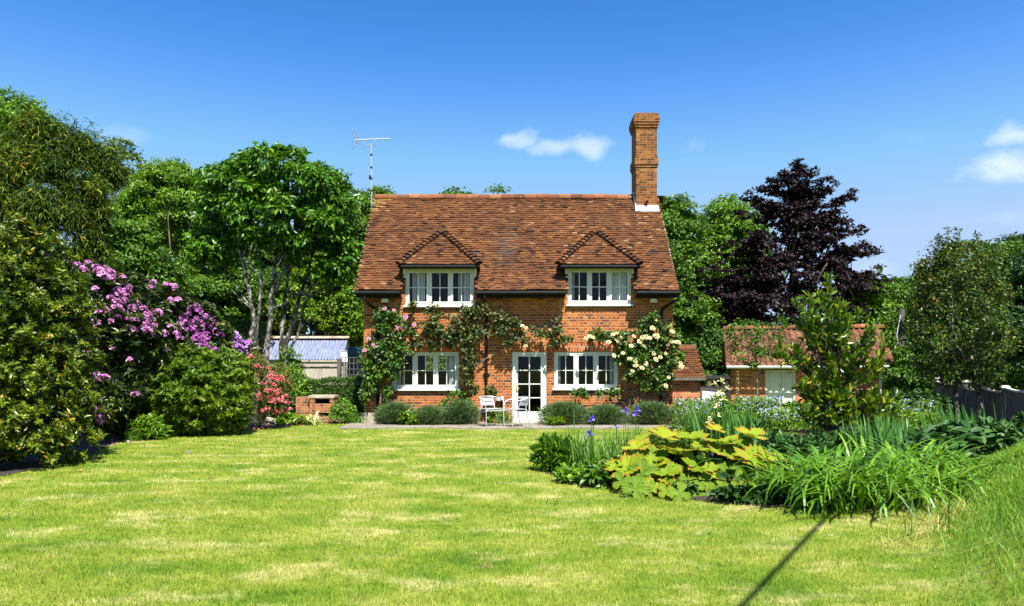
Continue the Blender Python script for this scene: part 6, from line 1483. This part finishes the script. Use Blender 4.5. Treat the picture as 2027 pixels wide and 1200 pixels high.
# middle distance perennials between house and outbuilding
PER = [
 ('low_plant', 'acid green low cushion at the edge of the strip of lawn', 1582, 17.6, .55, .35, .32, 70, 'lf_lime', .06, .03),
 ('leafy_plant', 'green leafy plant under the pale blue flowers before the outbuilding door', 1500, 18.8, .75, .5, .62, 90, 'lf_mid', .08, .04),
 ('leafy_plant', 'pale green bush of leaves right of the sword-leaved iris', 1460, 19.5, .6, .5, .55, 70, 'lf_bright', .08, .035),
 ('leafy_plant', 'bushy green plant at the foot of the outbuilding door', 1560, 20.5, .6, .5, .55, 80, 'lf_mid', .1, .05),
 ('leafy_plant', 'green leafy plant at the house corner below the brick store', 1365, 19.6, .55, .4, .6, 70, 'lf_mid', .08, .04),
 ('low_plant', 'silvery pale cushion at the right corner of the house', 1360, 18.2, .35, .3, .34, 50, 'lf_pale', .07, .02),
 ('leafy_plant', 'yellow flecked leafy plant between the brick store and the outbuilding', 1425, 21.5, .4, .4, .7, 60, 'lf_lime', .09, .04),
 ('shrub', 'dark green bush behind the evergreen sapling under the outbuilding wall', 1645, 20.0, .9, .6, .7, 120, 'lf_mid', .1, .05),
 ('shrub', 'green bush at the right end of the outbuilding wall', 1720, 21.5, .7, .6, .7, 110, 'lf_mid', .1, .05),
 ('shrub', 'broad dark shrub between the outbuilding and the fence', 1815, 20.0, 1.0, .7, .85, 150, 'lf_dark', .13, .06),
 ('leafy_plant', 'light green leafy plant between the sapling and the fence irises', 1810, 15.5, .6, .5, .6, 90, 'lf_lime', .08, .035),
 ('leafy_plant', 'green leafy plant right behind the sword leaves by the sapling', 1750, 16.8, .7, .5, .65, 90, 'lf_bright', .09, .04),
 ('leafy_plant', 'bright green plant under the dark shrub left of the fence irises', 1840, 14.4, .5, .4, .5, 80, 'lf_bright', .08, .04),
 ('leafy_plant', 'dark strap of leaves between the grassy iris and the sword-leaved iris', 1330, 12.2, .5, .35, .5, 70, 'lf_mid', .13, .03),
 ('leafy_plant', 'dark leaves around the stem of the evergreen sapling', 1650, 12.8, .7, .4, .42, 80, 'lf_blue', .13, .04),
]
for nm, lab, px, y, rx, ry, h, n, lf, L, wd in PER:
    mound(nm, lab, 'plant' if nm != 'shrub' else 'shrub', W(px, 0, y)[0], y, rx, ry, h, n, 18, .12, L, wd, lf, T=T_L6)
# tall leafy plants and flower spikes
def spike(label, px, y, top, fm):
    x = W(px, 0, y)[0]; h = W(0, top, y)[2]; o = thing('flower_spike', label, 'plant', loc=(x, y, 0)); m = MB(); m.tube([(0, 0, 0), (.02, 0, h * .5), (0, 0, h)], [.014, .011, .005], 6); m.build('stem', M['lf_sib'], o)
    m = MB(); n = 46; z = h - rng.random(n) * h * .45; a = rng.uniform(0, 6.3, n); m.leaves(np.stack([0 * z, 0 * z, z], 1), np.stack([np.cos(a), np.sin(a), -.3 + 0 * a], 1), np.tile((0, 0, 1.), (n, 1)), .05 * (1.2 - (z - h * .5) / h), .04, T_PETAL); m.build('bells', M[fm], o)
    m = MB(); n = 26; z = rng.random(n) * h * .5; a = rng.uniform(0, 6.3, n); m.leaves(np.stack([0 * z, 0 * z, z], 1), np.stack([np.cos(a), np.sin(a), .2 + 0 * a], 1), np.tile((0, 0, 1.), (n, 1)), .2 * (1.2 - z / h), .07, T_L6); m.build('leaves', M['lf_mid'], o)
spike('pale foxglove-like flower spike in front of the outbuilding wall, left of the sapling trunk', 1460, 20.5, 735, 'p_paleyellow')
spike('tall green spike beside the left post of the outbuilding', 1430, 21.5, 742, 'p_cream')
# pale blue flower haze: nobody could count these
mb = MB(); segs = [(1455, 1545, 786, 812, 18.5, 420), (1335, 1415, 790, 822, 18.9, 200), (1530, 1640, 806, 832, 17.2, 170), (1640, 1760, 796, 830, 17.6, 130), (1760, 1860, 790, 830, 16.6, 160), (1500, 1560, 810, 830, 17.8, 160)]
for a, c, t0, t1, y, n in segs:
    yy = y + rng.uniform(-.4, .4, n); P = np.stack([(rng.uniform(a, c, n) - 1013.5) * yy / F, yy, CAMH + (HY - rng.uniform(t0, t1, n)) * yy / F], 1); mb.leaves(P, sphere(n), nrm(sphere(n) * .5 + (0, -.6, .7)), .034, .038, T_PETAL)
    n2 = n * 4; yy = y + rng.uniform(-.4, .5, n2); P = np.stack([(rng.uniform(a, c, n2) - 1013.5) * yy / F, yy, np.maximum(.05, CAMH + (HY - rng.uniform(t0 + 2, t1 + 20, n2)) * yy / F)], 1)
    mb.leaves(P, nrm(sphere(n2) + (0, 0, .6)), sphere(n2) + (0, -.3, .6), .09, .035, T_L6, np.full(n2, 2.0), None); mb.mi[-1][:] = 1
o = mb.build('blue_flower_drift', [M['p_blue'], M['lf_mid']]); o['kind'] = 'stuff'; tag(o, 'drift of tiny pale blue flowers through the border before the outbuilding', 'flowers')
# iris flower purple dots by sapling
mb = MB()
for px, py, y in ((1712, 808, 13.5), (1708, 812, 13.5), (1600, 800, 14), (1583, 770, 14.2), (1620, 802, 14)):
    pass

# ================================================================ GRASS
def in_poly_np(P, x, y):
    c = np.zeros(x.shape, bool); j = len(P) - 1
    for i in range(len(P)):
        (xi, yi), (xj, yj) = P[i], P[j]; c ^= ((yi > y) != (yj > y)) & (x < (xj - xi) * (y - yi) / (yj - yi + 1e-12) + xi); j = i
    return c
LEFT = [(-12, 9.8), (-7.4, 10.2), (-7.2, 12.0), (-8.2, 15.0), (-8.6, 16.6), (-6.8, 17.4), (-6.0, 18.6), (-5.9, 20.2), (-4.3, 20.0), (-4.3, 30), (-30, 30), (-30, 9.8)]
def grass(y0, y1, dens, L, wd, seed):
    global rng
    n = int(dens * (y1 - y0) * (y0 + y1) * .5 * 1.75); u = rng.random(n); y = np.sqrt(y0 ** 2 + u * (y1 ** 2 - y0 ** 2)); x = rng.uniform(-.88, .88, n) * y
    ok = ~in_poly_np(BED, x, y) & ~in_poly_np(LEFT, x, y) & ~((y > 18.25) & (x > -4.4) & (x < 5)) & (y < 20.0 + 0 * x); d = (x - 2.62) * .84 - (y - 4.83) * .54
    ok &= ~((d > .12) & (y < 14))
    x, y = x[ok], y[ok]; n = len(x); P = np.stack([x, y, gh(x, y) - .003], 1); D = np.stack([rng.normal(.25, .7, n), rng.normal(.1, .7, n), rng.uniform(.35, 1.1, n)], 1); N = np.stack([-D[:, 0], -D[:, 1] - .4, 1 + 0 * x], 1)
    return P, D, N, rng.uniform(*L, n), rng.uniform(*wd, n)
mb = MB()
for a in ((4.4, 6.5, 6500, (.022, .060), (.003, .006)), (6.5, 9.5, 3200, (.022, .06), (.004, .008)), (9.5, 14, 1300, (.022, .055), (.006, .012)), (14, 20, 500, (.02, .055), (.010, .018))):
    P, D, N, L, wd = grass(*a, 0); mb.leaves(P, D, N, L, wd, T_TRI)
o = mb.build('lawn_grass', M['blade']); o['kind'] = 'stuff'; tag(o, 'short mown lawn grass with pale dry streaks', 'grass')
# rough long grass on the bank
mb = MB(); n = 210000; y = np.sqrt(rng.uniform(4.2 ** 2, 13.5 ** 2, n)); x = rng.uniform(2.2, 9.5, n); d = (x - 2.62) * .84 - (y - 4.83) * .54
ok = (d > -.02 + rng.random(n) * .22) & (x < .86 * y + .4) & ~in_poly_np(BED, x, y); x, y, d = x[ok], y[ok], d[ok]; n = len(x)
P = np.stack([x, y, gh(x, y) - .005], 1); ribbons(mb, P, rng.uniform(0, 6.3, n), rng.uniform(.04, .13, n) * np.clip(.5 + d, .5, 1.2), np.maximum(.0025, .0008 * y) * rng.uniform(.7, 1.4, n), rng.uniform(0, .6, n), rng.uniform(.1, 1.3, n), 3)
n = 9000; y = np.sqrt(rng.uniform(4.2 ** 2, 13.5 ** 2, n)); x = rng.uniform(2.2, 9.5, n); d = (x - 2.62) * .84 - (y - 4.83) * .54; cl = np.sin(x * 2.3 + 1) * np.sin(y * 1.9) + rng.normal(0, .4, n)
ok = (d > .12) & (x < .86 * y + .4) & ~in_poly_np(BED, x, y) & (cl > .1); x, y = x[ok], y[ok]; n = len(x)
ribbons(mb, np.stack([x, y, gh(x, y) - .005], 1), rng.uniform(0, 6.3, n), rng.uniform(.10, .24, n), np.maximum(.003, .0009 * y) * rng.uniform(.7, 1.3, n), rng.uniform(0, .7, n), rng.uniform(.2, 1.5, n), 4)
o = mb.build('long_grass', M['longgrass']); o['kind'] = 'stuff'; tag(o, 'rough uncut grass on the bank at the lower right', 'grass')
# dry tuft
ty = [(W(p, q, 0 + y)[0], y) for p, q, y in ((1790, 0, 6.4), (1810, 0, 6.6), (1830, 0, 6.9), (1850, 0, 7.2), (1875, 0, 7.4), (1895, 0, 7.6))]
strap_plant('dry_grass_tuft', 'tuft of bleached dry grass where the mown lawn meets the rough bank', 'grass', ty, 240, 'dead', (.08, .30), (.004, .008), (.4, 1.3), (.2, 1.2), spread=.11, az=(.9, 1.3))
strap_plant('grass_clump', 'blue-grey grass blades standing above the dry tuft', 'grass', [ty[2], ty[3], ty[1]], 26, 'lf_pale', (.25, .5), (.006, .012), (.05, .7), (.0, .4), spread=.15)
# fallen petals
def petals(label, spots, mname, n):
    mb = MB()
    for px, py, s in spots:
        y = CAMH * F / (py - HY); c = W(px, py, y); k = n
        P = np.stack([c[0] + rng.normal(0, s, k), c[1] + rng.normal(0, s * 1.6, k), np.full(k, .03)], 1); mb.leaves(P, sphere(k) * (1, 1, .2), sphere(k) * .4 + (0, 0, 1), .05, .045, T_PETAL)
    o = mb.build('fallen_petals', M[mname]); o['kind'] = 'stuff'; tag(o, label, 'petals')
petals('pink petals fallen on the lawn edge under the mauve rhododendron', [(135, 898, .18), (160, 893, .2), (185, 886, .25), (205, 880, .25), (215, 877, .15)], 'p_rhodo', 12)
petals('coral petals fallen on the lawn under the azalea', [(500, 850, .2), (530, 845, .3), (560, 843, .35), (585, 843, .2), (470, 853, .15)], 'p_azalea', 14)
petals('few red petals on the shaded lawn beside the glossy shrub', [(158, 934, .02), (106, 948, .02)], 'p_azalea', 3)
m = MB(); p = W(374, 899, CAMH * F / (899 - HY)); m.add(np.array([(-.04, -.02, .03), (.04, -.03, .03), (.05, .0, .035), (-.03, .015, .045)]), [(0, 1, 2, 3)]); o = m.build('scrap', M['p_iris']); o.location = (p[0], p[1], .01); tag(o, 'tiny bright blue scrap lying on the left of the lawn', 'scrap')
